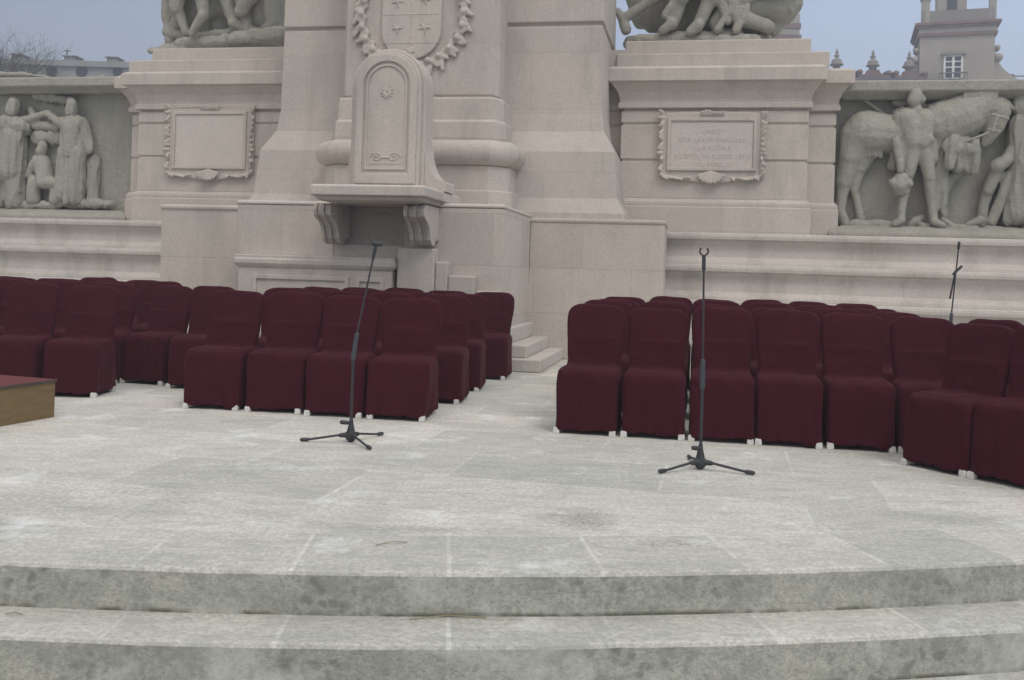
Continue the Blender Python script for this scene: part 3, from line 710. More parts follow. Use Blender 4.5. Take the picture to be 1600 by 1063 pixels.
fig('carved_clouds', rw, [(1500, 150, 7, 1540, 146, 6, .06), (1440, 150, 6, 1475, 156, 8, .06), (1400, 160, 7, 1440, 170, 8, .04)], amp=.02)
# left wall figures
fig('carved_robed_figure', lw, [(120, 176, 10, 122, 166, 9, .28), (112, 195, 14, 132, 197, 13, .2), (122, 200, 20, 118, 240, 18, .18), (110, 240, 14, 104, 305, 13, .18), (128, 240, 15, 124, 312, 14, .18), (112, 230, 6, 98, 315, 6, .26), (136, 195, 8, 146, 235, 7, .2), (120, 220, 5, 116, 318, 5, .33), (134, 215, 5, 134, 300, 4, .26)], zs=.2, amp=.012, fold=.024)
fig('carved_robed_figure', lw, [(30, 175, 11, 34, 164, 10, .28), (20, 195, 16, 42, 200, 16, .2), (28, 215, 22, 26, 270, 24, .16), (10, 240, 16, 6, 315, 16, .16), (30, 260, 18, 30, 315, 18, .16), (44, 205, 6, 20, 312, 6, .3), (14, 215, 5, 40, 300, 5, .3), (-20, 180, 14, -22, 310, 22, .12)], zs=.2, amp=.012, fold=.024)
fig('carved_arms', lw, [(42, 192, 8, 62, 186, 7, .24), (62, 186, 7, 85, 178, 5, .26), (104, 196, 8, 86, 182, 6, .26), (52, 172, 6, 60, 190, 8, .1), (60, 196, 10, 92, 200, 9, .1)], amp=.01)
fig('carved_seated_figure', lw, [(72, 238, 9, 74, 228, 8, .22), (72, 255, 14, 76, 280, 16, .16), (76, 285, 14, 96, 288, 10, .2), (60, 285, 12, 58, 312, 12, .16), (92, 292, 8, 90, 315, 8, .18), (64, 250, 7, 52, 275, 6, .22)], amp=.015)
fig('carved_drapery', lw, [(148, 250, 9, 146, 312, 10, .02), (60, 150, 8, 110, 158, 7, .0), (62, 215, 14, 92, 215, 14, -.03), (90, 318, 7, 175, 320, 7, .12), (10, 322, 7, 90, 322, 7, .12)], zs=.4, amp=.012, fold=.024)
fig('carved_robed_figure', lw, [(-110, 170, 14, -110, 185, 13, .2), (-110, 220, 26, -115, 310, 28, .14), (-60, 250, 16, -66, 312, 18, .12), (-180, 200, 20, -190, 310, 24, .12)], zs=.2, amp=.012, fold=.024)

# ------------------------------------------------------------ sculpture groups on the pedestals
VG = 15.7
def figs(name, parent, caps, vr, **k): return fig(name, parent, caps, vr=vr, **k)
gs = thing('sculpture_group', 'weathered grey sculpture group of a striding horse on the right pedestal', 'sculpture', LW(U(1100, VG, 60), VG, 4.66))
figs('rock_base', gs, [(985, 68, 11, 1090, 66, 14, 0), (1060, 62, 12, 1150, 62, 14, .1), (1120, 66, 12, 1195, 64, 12, 0), (1000, 66, 10, 1180, 68, 12, -.4), (1000, 68, 9, 1180, 70, 10, .25)], VG, amp=.04, freq=5, zs=1, voxel=.03)
figs('horse', gs, [(1100, -60, 60, 1190, -50, 58, -.1), (1190, -45, 52, 1222, 0, 32, -.1), (1160, 0, 40, 1215, 10, 32, -.1), (1215, 10, 30, 1208, 42, 14, -.1), (1150, 20, 26, 1180, 45, 16, -.1), (1140, 10, 14, 1118, 40, 12, .15), (1118, 40, 11, 1126, 58, 11, .15),
    (1235, -30, 20, 1248, 5, 8, 0), (1060, -60, 36, 1030, -130, 26, .1), (1030, -130, 24, 990, -120, 14, .1),
    (1060, -30, 22, 1020, 5, 11, .2), (1020, 5, 9, 975, 36, 7.5, .2), (975, 36, 8, 966, 22, 6, .2), (975, 38, 8, 980, 52, 9, .2)], VG, amp=.02, freq=5, voxel=.03)
figs('figure', gs, [(1085, -40, 24, 1064, 5, 15, .35), (1064, 5, 13, 1050, 48, 9, .3), (1050, 48, 9, 1036, 58, 7, .4), (1108, -40, 22, 1108, 8, 14, .3), (1108, 8, 12, 1090, 50, 9, .3), (1090, 50, 9, 1078, 60, 7, .4), (1090, -110, 30, 1095, -45, 26, .3), (1090, -160, 14, 1090, -145, 13, .3),
    (1120, -20, 10, 1135, 40, 8, .3), (1075, -20, 7, 1040, 35, 6, .4)], VG, amp=.02, freq=5, zs=.3, voxel=.025)
figs('background_mass', gs, [(1000, 15, 20, 1070, 0, 40, -.45), (1070, 0, 38, 1190, -10, 44, -.45), (1020, 20, 22, 1130, 25, 24, -.4), (1130, 25, 24, 1190, 30, 18, -.35), (985, -20, 14, 1000, 20, 14, -.4), (1215, -20, 22, 1225, 5, 16, -.3)], VG, amp=.05, freq=4, zs=.5, voxel=.035)
figs('drapery', gs, [(1130, -10, 24, 1150, 30, 16, .2), (1150, 30, 14, 1200, 48, 9, .2), (1150, 10, 7, 1250, -10, 5, .3), (1140, 22, 5, 1120, 56, 6, .35), (1165, 20, 6, 1150, 55, 8, .3), (1215, -10, 12, 1235, 20, 7, .1), (1200, 0, 8, 1215, -10, 8, .2)], VG, amp=.03, freq=5, zs=.4, voxel=.025)
gl = thing('sculpture_group', 'weathered grey sculpture group on the left pedestal beside the pylon', 'sculpture', LW(U(350, VG, 60), VG, 4.66))
figs('rock_base', gl, [(262, 80, 10, 440, 76, 12, .1), (290, 72, 10, 440, 66, 13, .2), (262, 74, 9, 330, 72, 11, 0), (380, 68, 12, 450, 60, 13, .3), (246, 84, 7, 300, 84, 8, .2), (280, 80, 10, 440, 80, 10, -.4)], VG, amp=.04, freq=6, zs=1, voxel=.03)
figs('horse', gl, [(300, -60, 50, 400, -50, 60, -.2), (280, -20, 30, 276, 40, 16, -.1), (276, 40, 14, 268, 62, 12, 0), (395, -10, 45, 400, 25, 26, -.1), (330, 0, 34, 380, 10, 34, -.3), (300, 10, 30, 300, 50, 22, -.3), (420, 10, 24, 425, 55, 16, -.1)], VG, amp=.03, freq=5, voxel=.03)
figs('figure', gl, [(322, -60, 22, 330, 0, 16, .35), (330, 0, 12, 334, 35, 9, .35), (334, 35, 9, 318, 62, 7, .4), (395, -60, 26, 402, 0, 18, .3), (402, 0, 15, 392, 26, 12, .35), (392, 26, 10, 396, 62, 8, .2), (290, -40, 18, 288, 20, 12, .25), (288, 20, 10, 300, 55, 8, .2), (355, -130, 30, 350, -60, 28, .3), (352, -180, 14, 352, -165, 13, .3)], VG, amp=.02, freq=5, zs=.3, voxel=.025)
figs('background_mass', gl, [(275, -10, 18, 275, 45, 14, -.2), (290, 0, 30, 300, 45, 26, -.4), (340, 0, 40, 340, 40, 30, -.45), (400, 0, 42, 410, 40, 32, -.4)], VG, amp=.05, freq=4, zs=.5, voxel=.035)
figs('drapery', gl, [(262, 50, 9, 300, 62, 8, .05), (300, 62, 8, 372, 50, 8, .05), (410, 58, 10, 432, 40, 9, .1), (272, -40, 20, 262, 30, 11, 0), (262, 30, 9, 266, 55, 9, 0), (360, 0, 14, 372, 40, 10, .1), (372, 40, 10, 410, 58, 10, .15), (425, -30, 16, 432, 40, 12, .1)], VG, amp=.04, freq=5, zs=.3, voxel=.03)

# ============================================================ CHAIRS
def chair_meshes(seed):
    rs = random.Random(seed)
    bm = bmesh.new()
    def loft(sections):
        rings = [[bm.verts.new(p) for p in s] for s in sections]; n = len(rings[0])
        for a, b in zip(rings, rings[1:]):
            for i in range(n): j = (i+1) % n; bm.faces.new((a[i], a[j], b[j], b[i]))
        bm.faces.new(rings[0]); bm.faces.new(rings[-1])
    def rr(w_, d0, d1, z, r=.05, n=6, cx=0):
        pts = []
        for (sx, yy, a0) in ((1, d1, 0), (-1, d1, 90), (-1, d0, 180), (1, d0, 270)):
            ccx = cx+sx*(w_/2-r); ccy = (yy-r) if yy == d1 else (yy+r)
            for k in range(n): a = R(a0+90*k/(n-1)); pts.append((ccx+r*math.cos(a), ccy+r*math.sin(a), z))
        return pts
    # skirt, front at -y
    fl = rs.uniform(-.012, .012); sk = rs.uniform(-.01, .01)
    loft([rr(.475+fl-.022, -.245, .225, .028, .025, cx=sk), rr(.455, -.236, .222, .12, .03, cx=sk*.6), rr(.462, -.226, .22, .30, .035), rr(.468, -.215, .21, .42, .04), rr(.445, -.20, .21, .462, .05), rr(.40, -.14, .2, .485, .06)])
    # back: rounded slab leaning back
    secs = []
    lean = .11
    for z, w_, th in ((.40, .42, .09), (.50, .425, .085), (.60, .44, .075), (.70, .462, .068), (.80, .478, .062), (.86, .476, .058), (.90, .455, .054), (.927, .405, .048), (.944, .32, .038), (.953, .18, .025)):
        y = .16+lean*(z-.45)/.5; secs.append(rr(w_, y-th/2, y+th/2, z, th*.45))
    loft(secs)
    # rear fall of the cover from the back to the floor
    loft([rr(.455, .15, .27, .028, .04), rr(.43, .15, .25, .3, .04), rr(.40, .15, .22, .5, .04), rr(.38, .17, .24, .7, .03)])
    me = remesh(bm, .0115, 9)
    n = len(me.vertices); co = np.empty(n*3); me.vertices.foreach_get('co', co); co = co.reshape(-1, 3)
    no = np.empty(n*3); me.vertices.foreach_get('normal', no); no = no.reshape(-1, 3)
    z = co[:, 2]; a = np.arctan2(co[:, 1], co[:, 0])
    low = np.clip((.46-z)/.43, 0, 1)
    f = np.zeros(n)
    for k in range(5): f += np.sin(a*rs.uniform(7, 19)+rs.uniform(0, 6)+z*rs.uniform(-2, 2))*rs.uniform(.4, 1)
    amp = .0045*low**1.3
    hi = np.clip((z-.5)/.2, 0, 1)
    g = -.003*np.exp(-((z-.52-.03*np.sin(co[:, 0]*rs.uniform(5, 12)+rs.uniform(0, 6)))/.014)**2)*np.where(co[:, 1] < .2, 1, 0)+.004*np.sin((co[:, 0]*rs.uniform(.6, 1.3)+z)*rs.uniform(28, 40)+rs.uniform(0, 6))*np.exp(-((z-.44)/.06)**2)+np.sin(co[:, 0]*rs.uniform(9, 16)+z*rs.uniform(8, 14)+rs.uniform(0, 6))*.0035*hi + np.sin(co[:, 0]*23-z*17+rs.uniform(0, 6))*.0015*hi
    co += no*(f*amp+g)[:, None]
    # soft dent between seat and back sides, slightly uneven hem
    co[:, 2] += np.where(z < .05, .006*np.sin(a*rs.uniform(2, 4)+rs.uniform(0, 6)), 0)
    me.vertices.foreach_set('co', co.ravel()); me.materials.append(M['cloth']); me.shade_smooth()
    return me
covers = [chair_meshes(s) for s in (1, 2, 3, 4, 5, 6)]
def foot_mesh():
    bm = bmesh.new()
    vs = []
    for z, r in ((0, .024), (.03, .023), (.045, .021)):
        vs.append([bm.verts.new((r*sx, r*sy, z)) for sx, sy in ((1, 1), (-1, 1), (-1, -1), (1, -1))])
    for a, b in zip(vs, vs[1:]):
        for i in range(4): j = (i+1) % 4; bm.faces.new((a[i], a[j], b[j], b[i]))
    bm.faces.new(vs[0]); bm.faces.new(vs[-1])
    bmesh.ops.bevel(bm, geom=bm.edges[:], offset=.003, segments=2, affect='EDGES')
    me = bpy.data.meshes.new('foot'); bmesh.ops.recalc_face_normals(bm, faces=bm.faces[:]); bm.to_mesh(me); bm.free(); me.materials.append(M['foot']); return me
fm = foot_mesh()
proto = None
def chair(u, v, rot, label, group, wide=1):
    """u, v: middle of the seat; rot: turn in the monument frame"""
    loc = LW(u, v, 0)
    r = bpy.data.objects.new('covered_chair', None); col.objects.link(r)
    r.location = loc; r.rotation_euler = (0, 0, -ANG+rot+random.uniform(-.03, .03)); tag(r, label, 'chair', group)
    c = bpy.data.objects.new('cover', random.choice(covers)); col.objects.link(c); c.parent = r
    c.scale = (wide*random.uniform(.98, 1.02), random.uniform(.98, 1.02), random.uniform(.985, 1.015))
    for sx, sy in ((-1, -1), (1, -1), (-1, 1), (1, 1)):
        f = bpy.data.objects.new('foot', fm); col.objects.link(f); f.parent = r; f.location = (sx*.208, -.222 if sy < 0 else .215, 0)
    return r
ORD = ['first', 'second', 'third', 'fourth', 'fifth', 'sixth']
ROW = ['front row', 'second row', 'third row', 'back row']
def side(n, N_): return ORD[n]
gL = 'chairs of the centre-left block'
rows = [(7.16, -2.02), (8.2, -2.02), (9.14, -2.06), (10.2, -2.0)]
for i, (vf, ue) in enumerate(rows):
    for j in range(4):
        u_ = ue-.235-.522*j
        chair(u_-.035+random.uniform(-.01, .01), vf+.235+random.uniform(-.015, .015), R(6)+random.uniform(-.02, .02),
              f'burgundy covered chair, {ROW[i]} of centre-left block, {ORD[j]} from its right end', gL, 1.06)
chair(-4.64, 8.44, R(4), 'burgundy covered chair, second row of centre-left block, fifth from its right end', gL)
gR = 'chairs of the centre-right block'
for i, (vf, ue) in enumerate(((7.05, -1.02), (8.05, -1.02), (9.05, -1.02), (10.05, -1.02))):
    for j in range(6):
        chair(ue+.235+.486*j+random.uniform(-.008, .008), vf+.235+.012*j+random.uniform(-.015, .015), random.uniform(-.02, .02),
              f'burgundy covered chair, {ROW[i]} of centre-right block, {ORD[j]} from its left end', gR)
# turned block at the right
gT = 'chairs of the turned block at the right'
a_ = R(-46); lat = Vector((math.cos(a_), math.sin(a_))); bk = Vector((-math.sin(a_), math.cos(a_)))
c0 = Vector((1.49, 6.54))+bk*.235+lat*.02
for i in range(3):
    js = {0: (0, 1, 2), 1: (-1, 0, 1, 2), 2: (-1, 0, 1)}[i]
    for q, j in enumerate(js):
        p = c0+lat*(.46*j)+bk*(.95*i)
        chair(p.x, p.y, a_, f'burgundy covered chair, turned block at right edge, {ROW[i]}, {ORD[q]} from left', gT)
# turned block at the left
gQ = 'chairs of the turned block at the left'
a_ = R(14); lat = Vector((math.cos(a_), math.sin(a_))); bk = Vector((-math.sin(a_), math.cos(a_)))
c0 = Vector((-5.02, 7.38))+bk*.235-lat*.23
for i, js in enumerate(((0, 1, 2, 3), (-1, 0, 1, 2, 3), (0, 1, 2, 3, 4), (1, 2, 3, 4, 5))):
    for q, j in enumerate(js):
        p = c0-lat*(.52*j+(.17 if i == 1 else 0))+bk*(.98*i)
        chair(p.x, p.y, a_ if not (i == 1 and j == -1) else R(-3), f'burgundy covered chair, turned block at left edge, {ROW[i]}, {ORD[q]} from right', gQ)

# ============================================================ MICROPHONE STANDS
def stand(loc, legs, z1, tilt, L2, label, top, cast=.0):
    r = thing('microphone_stand', label, 'microphone stand', loc, 'empty microphone stands')
    X, Y, _ = loc
    def W(x, y, z): return Vector((X+x, Y+y, z))
    bm = bmesh.new()
    # cast hub: tapering prism with a neck
    for (r0, za, r1, zb_) in ((.055, .035, .03, .10), (.03, .10, .018, .155)):
        capsule(bm, W(0, 0, za), r0*.66, W(0, 0, zb_), r1*.75, 14)
    for a in legs: capsule(bm, W(0, 0, .05), .021, W(.07*math.cos(a), .07*math.sin(a), .045), .016, 10)
    obj('hub', remesh(bm, .006, 3), 'black', r)
    bm = bmesh.new(); tube(bm, [W(-.02, -.035, .135), W(-.055, -.05, .14)], .014, 10); obj('knob', bm, 'black', r, smooth=True)
    for a in legs:
        bm = bmesh.new(); e = W(.30*math.cos(a), .30*math.sin(a), .014); tube(bm, [W(.05*math.cos(a), .05*math.sin(a), .05), e], .0078, 10)
        lg = obj('leg', bm, 'black', r, smooth=True)
        bm = bmesh.new(); tube(bm, [W(.285*math.cos(a), .285*math.sin(a), .017), W(.325*math.cos(a), .325*math.sin(a), .016)], .0125, 10); obj('rubber_foot', bm, 'black', lg, smooth=True)
    bm = bmesh.new(); tube(bm, [W(0, 0, .1), W(0, 0, z1)], .0095, 12); obj('lower_tube', bm, 'black', r, smooth=True)
    bm = bmesh.new(); capsule(bm, W(0, 0, z1-.03), .017, W(tilt*.12, 0, z1+.13), .015, 14); obj('clutch', bm, 'clutch', r, smooth=True)
    b0 = W(0, 0, z1+.02); b1 = W(tilt*L2, .0, z1+math.sqrt(1-tilt*tilt)*L2)
    bm = bmesh.new(); tube(bm, [b0, b1], .0065, 10); obj('upper_tube', bm, 'black', r, smooth=True)
    d = (b1-b0).normalized()
    if top == 'block':
        bm = bmesh.new(); tube(bm, [b1-d*.10, b1-d*.02], .011, 10); obj('thread_grip', bm, 'black', r, smooth=True)
        bm = bmesh.new(); tube(bm, [b1+Vector((-.02, 0, .005)), b1+Vector((.03, 0, 0))], .017, 10); obj('microphone_clip', bm, 'black', r, smooth=True)
    elif top == 'clip':
        bm = bmesh.new(); tube(bm, [b1-d*.08, b1], .012, 10)
        pts = [b1+Vector((.026*math.cos(R(t)), 0, .032+.026*math.sin(R(t)))) for t in range(140, 401, 20)]
        tube(bm, pts, .0055, 8); obj('microphone_clip', bm, 'black', r, smooth=True)
    else:
        bm = bmesh.new(); tube(bm, [b1-d*.03, b1+d*.02], .013, 10); obj('microphone_clip', bm, 'black', r, smooth=True)
        bm = bmesh.new(); tube(bm, [b1-d*.24+Vector((-.005, 0, 0)), b1-d*.24+Vector((-.05, 0, -.26))], .009, 8); obj('counterweight_arm', bm, 'black', r, smooth=True)
        bm = bmesh.new(); tube(bm, [b1-d*.27+Vector((-.02, 0, 0)), b1-d*.20+Vector((.045, 0, .0))], .013, 8); obj('swivel', bm, 'black', r, smooth=True)
    return r
def at(px, D, z=0): return Vector(((px-800)/F*D, D, z))
p1 = at(556, 6.52); stand(p1, (R(190), R(-58), R(57)), .60, .175, .76, 'black microphone stand on a tripod base in front of the left chairs', 'block')
p2 = at(1103, 5.95); stand(p2, (R(212), R(-25), R(92)), .54, -.02, .78, 'black microphone stand with an open clip in front of the right chairs', 'clip')
p3 = at(1487, 9.0); stand(p3, (R(190), R(-50), R(60)), .78, .075, .78, 'thin black boom microphone stand standing behind the right-hand chairs', 'boom')

# ============================================================ PODIUM
pd = thing('podium', 'low plywood podium with red carpet top at the left edge', 'podium', Vector((-4.1, 6.6, 0)))
A0 = LW(*G(85, 652), 0); B0 = LW(*G(0, 667), 0); dvec = (B0-A0).normalized(); nvec = Vector((-dvec.y, dvec.x, 0))
nvec = Vector((dvec.y, -dvec.x, 0)) if nvec.x > 0 else nvec
def podbox(a, b, c, d, z0, z1):
    bm = bmesh.new()
    vs = [bm.verts.new(A0+dvec*s+nvec*q+Vector((0, 0, z))) for z in (z0, z1) for s, q in ((a, c), (b, c), (b, d), (a, d))]
    for f in ((0, 1, 2, 3), (4, 5, 6, 7), (0, 1, 5, 4), (1, 2, 6, 5), (2, 3, 7, 6), (3, 0, 4, 7)): bm.faces.new([vs[i] for i in f])
    return bm
obj('box_body', podbox(0, 1.25, 0, 1.6, 0, .268), 'wood', pd, bevel=.004)
obj('carpet', podbox(-.004, 1.254, -.004, 1.6, .2685, .283), 'red', pd, bevel=.004)
obj('edge_strip', podbox(-.008, 1.258, -.010, -.0045, .262, .284), 'wood_dark', pd, bevel=.001)

# ============================================================ DISTANT BUILDINGS
DB = 80.0
def B(px, py, D=DB): 
    x, z = ray(px, py); return Vector((x*D, D, HC+z*D))
tw = thing('palace', 'cream building with a square lookout tower and finials along its parapet', 'building', Vector((38, 84, -.531)))
def wbox(bm, x0, x1, y0, y1, z0, z1):
    vs = [bm.verts.new((x, y, z)) for z in (z0, z1) for x, y in ((x0, y0), (x1, y0), (x1, y1), (x0, y1))]
    for f in ((0, 1, 2, 3), (4, 5, 6, 7), (0, 1, 5, 4), (1, 2, 6, 5), (2, 3, 7, 6), (3, 0, 4, 7)): bm.faces.new([vs[i] for i in f])
zpar = B(1400, 124).z; tx0, tx1 = B(1440, 100).x, B(1547, 100).x; ztop = B(1490, 54).z
bm = bmesh.new(); wbox(bm, B(1150, 120).x, 75, 80, 100, -.53, zpar-.35); obj('facade', bm, 'plaster', tw)
bm = bmesh.new(); wbox(bm, B(1150, 120).x-.2, 75, 79.6, 100.2, zpar-.35, zpar); obj('parapet_coping', bm, 'lead', tw)
bm = bmesh.new(); wbox(bm, tx0, tx1, 79.9, 79.9+(tx1-tx0), zpar-1, ztop); obj('tower_wall', bm, 'plaster', tw)
def band(z0, z1, out, mat, name='cornice'):
    bm = bmesh.new(); wbox(bm, tx0-out, tx1+out, 79.9-out, 79.9+(tx1-tx0)+out, z0, z1); obj(name, bm, mat, tw)
zz = lambda py: B(1490, py).z
band(zz(56), zz(51), .18, 'terracotta'); band(zz(51), zz(43), .1, 'plaster'); band(zz(43), zz(39), .28, 'terracotta'); band(zz(39), zz(35), .42, 'terracotta'); 
bm = bmesh.new()
for x0_, x1_ in ((tx0+.05, tx0+.35), (tx1-.35, tx1-.05)): wbox(bm, x0_, x1_, 79.95, 80.2, zz(35), zz(14))
wbox(bm, tx0+.35, tx1-.35, 80.0, 80.15, zz(35), zz(15)); obj('tower_parapet', bm, 'parapet', tw)
for a, b in ((1444, 1456), (1541, 1551)):
    bm = bmesh.new(); x0_, x1_ = B(a, 10).x, B(b, 10).x; wbox(bm, x0_, x1_, 79.97, 80.6, zz(35), zz(-3)); wbox(bm, x0_-.1, x1_+.1, 79.85, 80.7, zz(-3), zz(-6)); obj('parapet_pier', bm, 'plaster', tw, bevel=.03)
bm = bmesh.new(); x0_, x1_ = B(1469, 5).x, B(1512, 5).x; ym = 79.9+(tx1-tx0)/2; wbox(bm, x0_, x1_, ym-1.2, ym+1.2, zz(40), zz(-60)); obj('lantern_turret', bm, 'plaster', tw)
bm = bmesh.new(); wbox(bm, B(1483, 5).x, B(1498, 5).x, ym-1.26, ym-1.19, zz(40), zz(-10)); obj('lantern_opening', bm, 'glass', tw)
# window with white bars and a balcony
wx0, wx1 = B(1478, 100).x, B(1500, 100).x; wz0, wz1 = zz(123), zz(88)
wf = thing_ = None
bm = bmesh.new(); t_ = .16
for x0_, x1_ in ((wx0-t_, wx0), (wx1, wx1+t_), ((wx0+wx1)/2-.10, (wx0+wx1)/2+.10)): wbox(bm, x0_, x1_, 79.78, 79.88, wz0, wz1)
for k in range(5): z_ = wz0+(wz1-wz0)*k/4; wbox(bm, wx0, wx1, 79.80, 79.87, z_-.05, z_+.05)
wf = obj('window', bm, 'white', tw)
bm = bmesh.new(); wbox(bm, wx0, wx1, 79.88, 79.895, wz0, wz1); obj('pane', bm, 'glass', wf)
bm = bmesh.new(); wbox(bm, wx0-.35, wx1+.35, 79.6, 79.87, wz1+.05, wz1+.3); obj('window_hood', bm, 'parapet', tw, bevel=.04)
bm = bmesh.new(); bx0, bx1 = B(1467, 115).x, B(1508, 115).x; zb1 = zz(116)
wbox(bm, bx0, bx1, 79.2, 79.26, zb1-.08, zb1)
for k in range(12): x_ = bx0+(bx1-bx0-.05)*k/11; wbox(bm, x_, x_+.04, 79.21, 79.25, zb1-.95, zb1-.08)
wbox(bm, bx0, bx1, 79.18, 79.88, zb1-1.05, zb1-.95)
obj('balcony', bm, 'iron', tw)
# scroll buttresses at the tower foot
for s, xe in ((-1, tx0), (1, tx1)):
    bm = bmesh.new(); pts = []
    for k in range(13):
        f = k/12; pts.append((xe+s*(1.8*(1-f)**2.2+.05), zpar+2.6*f))
    pts = [(xe, zpar-.05)]+[(xe+s*1.85, zpar-.05)]+pts+[(xe, zpar+2.6)]
    a = [bm.verts.new((x, 80.2, z)) for x, z in pts]; b = [bm.verts.new((x, 80.9, z)) for x, z in pts]
    bm.faces.new(a); bm.faces.new(b)
    for i in range(len(pts)): j = (i+1) % len(pts); bm.faces.new((a[i], a[j], b[j], b[i]))
    obj('scroll_buttress', bm, 'plaster', tw)
    for (dx, dz, r_) in ((.35, 1.9, .33), (.25, 2.7, .22)):
        bm = bmesh.new(); capsule(bm, Vector((xe+s*dx, 80.15, zpar+dz)), r_, Vector((xe+s*dx, 80.9, zpar+dz)), r_, 14); obj('volute', bm, 'plaster', tw, smooth=True)
# the tower stands turned towards the square: rotate its pieces about the middle of its front
pv0 = Vector(((tx0+tx1)/2, 79.9, 0)) - tw.location
TR = Matrix.Translation(pv0) @ Matrix.Rotation(R(-19), 4, 'Z') @ Matrix.Translation(-pv0)
for ch_ in list(tw.children_recursive):
    if ch_.name.split('.')[0] not in ('facade', 'parapet_coping'): ch_.data.transform(TR)
def lathe(bm, c, prof, seg=14, sq=False):
    rings = []
    for r_, z in prof: rings.append([bm.verts.new((c[0]+r_*math.cos(2*math.pi*i/seg+.785), c[1]+r_*math.sin(2*math.pi*i/seg+.785), c[2]+z)) for i in range(seg)])
    for a, b in zip(rings, rings[1:]):
        for i in range(seg): j = (i+1) % seg; bm.faces.new((a[i], a[j], b[j], b[i]))
    bm.faces.new(rings[0]); bm.faces.new(rings[-1])
for px in (1311, 1368, 1425, 1561):
    x = B(px, 100).x; c = (x, 80.6, zpar)
    bm = bmesh.new(); wbox(bm, x-1.35, x+1.35, 80.1, 81.1, zpar-.02, zpar+.35); 
    pts = [(-1.05, .35), (-.75, .42), (-.5, .58), (-.42, .8), (.42, .8), (.5, .58), (.75, .42), (1.05, .35)]
    a = [bm.verts.new((x+p, 80.25, zpar+z)) for p, z in pts]; b = [bm.verts.new((x+p, 80.95, zpar+z)) for p, z in pts]
    bm.faces.new(a[::-1]); bm.faces.new(b)
    for i in range(len(pts)): j = (i+1) % len(pts); bm.faces.new((a[i], a[j], b[j], b[i]))
    fn = obj('finial', bm, 'terracotta', tw)
    bm = bmesh.new(); lathe(bm, c, [(.30, .8), (.30, 1.05), (.38, 1.08), (.55, 1.15), (.55, 1.25), (.40, 1.3), (.44, 1.45), (.36, 1.6), (.17, 1.75), (.12, 1.8), (.22, 1.9), (.22, 2.0), (.10, 2.06), (.09, 2.12), (.15, 2.2), (.10, 2.32), (.03, 2.55)]); obj('urn', bm, 'parapet', fn, smooth=True)
    for s in (-1, 1):
        bm = bmesh.new(); capsule(bm, Vector((x+s*1.2, 80.2, zpar+.55)), .24, Vector((x+s*1.2, 81.0, zpar+.55)), .24, 12); obj('scroll', bm, 'terracotta', fn, smooth=True)
# roof edge of a second tower that rises behind the right sculpture
t2 = thing('lookout_tower', 'red-trimmed corner of a second lookout tower behind the right sculpture', 'tower', Vector((26, 92, -.531)))
D2 = 92.0; x1_ = B(1247, 60, D2).x
def b2(px, py): return B(px, py, D2)
bm = bmesh.new(); wbox(bm, x1_-7.5, x1_-.1, D2, D2+7, -.53, b2(1240, 20).z); obj('tower_wall', bm, 'plaster', t2)
for py0, py1, out, m_ in ((66, 55, .25, 'terracotta'), (55, 45, .1, 'plaster'), (45, 37, .2, 'terracotta'), (37, 22, .1, 'plaster')):
    bm = bmesh.new(); wbox(bm, x1_-7.5-out, x1_+out, D2-out, D2+7+out, b2(1240, py0).z, b2(1240, py1).z); obj('cornice', bm, m_, t2)
# iron rail at the far right of the roof
rl = thing('roof_railing', 'thin metal railing on the roof edge right of the tower', 'railing', Vector((45, 80.5, zpar)))
bm = bmesh.new(); wbox(bm, B(1577, 116).x, 75, 80.5, 80.56, B(1590, 117).z-.04, B(1590, 117).z+.04)
for k in range(10): wbox(bm, B(1577, 116).x+k*3.2, B(1577, 116).x+k*3.2+.06, 80.5, 80.56, zpar, B(1590, 117).z)
obj('rail', bm, 'iron', rl)

# left: far building behind the wall
lb = thing('long_building', 'grey parapeted building with chimney blocks behind the left relief wall', 'building', Vector((-40, 72, -.531)))
DL = 70.0
def bl(px, py): return B(px, py, DL)
zl = bl(120, 97).z
bm = bmesh.new(); wbox(bm, -75, bl(330, 97).x, DL, DL+14, -.53, zl); obj('facade', bm, 'farwall', lb)
bm = bmesh.new(); wbox(bm, -75, bl(330, 97).x+.2, DL-.25, DL-.01, zl-.35, zl+.05); obj('coping', bm, 'farwall', lb)
for a, b in ((97, 115), (164, 180), (-60, -40), (14, 30)):
    bm = bmesh.new(); wbox(bm, bl(a, 90).x, bl(b, 90).x, DL+.3, DL+1.4, zl-.1, bl(100, 87).z); wbox(bm, bl(a, 90).x-.12, bl(b, 90).x+.12, DL+.18, DL+1.52, bl(100, 87).z, bl(100, 85).z); obj('chimney', bm, 'farwall', lb, bevel=.03)
for px, r_ in ((81, .42), (128, .42), (184, .35)):
    bm = bmesh.new(); c = bl(px, 112); bmesh.ops.create_cone(bm, cap_ends=True, segments=20, radius1=r_, radius2=r_, depth=.08, matrix=Matrix.Translation((c.x, DL-.03, c.z)) @ Matrix.Rotation(R(90), 4, 'X')); obj('round_window', bm, 'glass', lb)
bm = bmesh.new(); c = bl(85, 70); tube(bm, [Vector((c.x, DL+2, zl)), Vector((c.x, DL+2, c.z))], .05, 6)
for k, l in ((.0, .5), (.35, .8), (.8, .6)): tube(bm, [Vector((c.x-l/2, DL+2, c.z-k)), Vector((c.x+l/2, DL+2, c.z-k))], .035, 6)
an = obj('roof_antenna', bm, 'iron'); tag(an, 'thin television antenna on the roof behind the left wall', 'antenna')
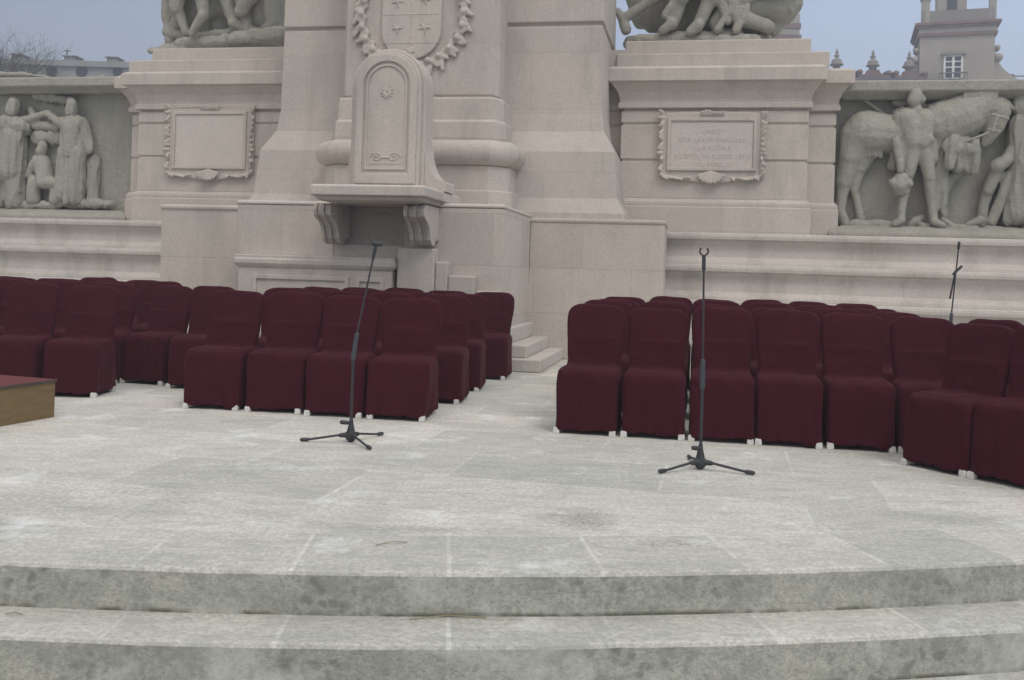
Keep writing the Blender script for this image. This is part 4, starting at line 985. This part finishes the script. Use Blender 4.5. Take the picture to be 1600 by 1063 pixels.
# weathered carved crest on top of the left wall
bm = bmesh.new()
for (x0, y0, r0, x1, y1, r1) in ((0, 116, 5, 40, 117, 5), (40, 117, 4, 95, 124, 3), (140, 124, 3, 160, 120, 4), (-60, 112, 5, 0, 116, 5)):
    a = P(x0, y0, 15.3); b = P(x1, y1, 15.3); capsule(bm, LW(a[0], 15.3, a[1]), r0*.01, LW(b[0], 15.3, b[1]), r1*.01, 10)
obj('carved_crest', remesh(bm, .02, 2, .02, 6), 'grey', lw)

# bare winter trees at the far left
def bare_tree(c, H, seed, label):
    rs = random.Random(seed)
    t_ = thing('bare_tree', label, 'tree', c, 'bare trees behind the left wall')
    bt = bmesh.new(); bc = bmesh.new()
    capsule(bt, c, .22, c+Vector((.1, 0, H*.45)), .14, 8)
    def grow(bm, p, d, L, r, lev):
        q = p+d*L; 
        x = d.orthogonal().normalized()
        a = [bm.verts.new(p+x*r), bm.verts.new(p+d.cross(x)*r), bm.verts.new(p-x*r*.7-d.cross(x)*r*.7)]
        b = [bm.verts.new(q+x*r*.6), bm.verts.new(q+d.cross(x)*r*.6), bm.verts.new(q-x*r*.42-d.cross(x)*r*.42)]
        for i in range(3): j = (i+1) % 3; bm.faces.new((a[i], a[j], b[j], b[i]))
        if lev == 0: return
        for k in range(3 if lev > 1 else 4):
            nd = (d+Vector((rs.uniform(-.8, .8), rs.uniform(-.8, .8), rs.uniform(-.35, .55)))).normalized(); grow(bm, q if k else p+d*L*.6, nd, L*rs.uniform(.6, .85), r*.6, lev-1)
    for k in range(6):
        d = Vector((rs.uniform(-.7, .7), rs.uniform(-.7, .7), 1)).normalized(); grow(bc, c+Vector((.1, 0, H*.43)), d, H*.16, .07, 5)
    obj('trunk', bt, 'twig', t_, smooth=True); obj('crown', bc, 'twig', t_)
for i, (px, H) in enumerate(((12, 14.2), (45, 12.2), (-40, 14.5))):
    g = B(px, 100, 50); bare_tree(Vector((g.x, 50+i, -.53)), H, i+4, ('tallest bare tree at the far left behind the wall', 'small bare tree between the tall tree and the chimneys', 'bare tree just outside the left edge behind the wall')[i])

# small litter on the deck
def leaf(px, py, L, ang, label, z=0):
    u_, v_ = G(px, py, z); c = LW(u_, v_, z+.004); d = Vector((math.cos(ang), math.sin(ang), 0)); n_ = Vector((-d.y, d.x, 0))
    bm = bmesh.new(); tube(bm, [c-d*L/2, c+n_*L*.06+Vector((0, 0, .006)), c+d*L/2], .0022, 6)
    o = obj('twig', bm, 'straw', None, smooth=True)
    me = o.data; me.transform(Matrix.Translation(-c)); o.location = c; tag(o, label, 'twig')
leaf(612, 851, .14, R(25), 'short dry twig lying on the deck left of the middle')
leaf(700, 968, .3, R(8), 'long dry straw at the foot of the upper step', -.177)
leaf(22, 961, .06, R(0), 'small dark leaf scrap on the step at the left', -.177)

# ------------------------------------------------------------ damp winter air
bm = bmesh.new(); wbox(bm, -160, 160, -70, 230, -1.6, 46)
hm_ = bpy.data.materials.new('pale_air'); hm_.use_nodes = True; t = hm_.node_tree; t.nodes.clear()
ho = t.nodes.new('ShaderNodeOutputMaterial'); pv = t.nodes.new('ShaderNodeVolumePrincipled')
pv.inputs['Color'].default_value = (.86, .90, 1, 1); pv.inputs['Density'].default_value = .0042; pv.inputs['Anisotropy'].default_value = .2
t.links.new(pv.outputs[0], ho.inputs['Volume'])
hz = obj('haze', bm, hm_); hz['kind'] = 'stuff'
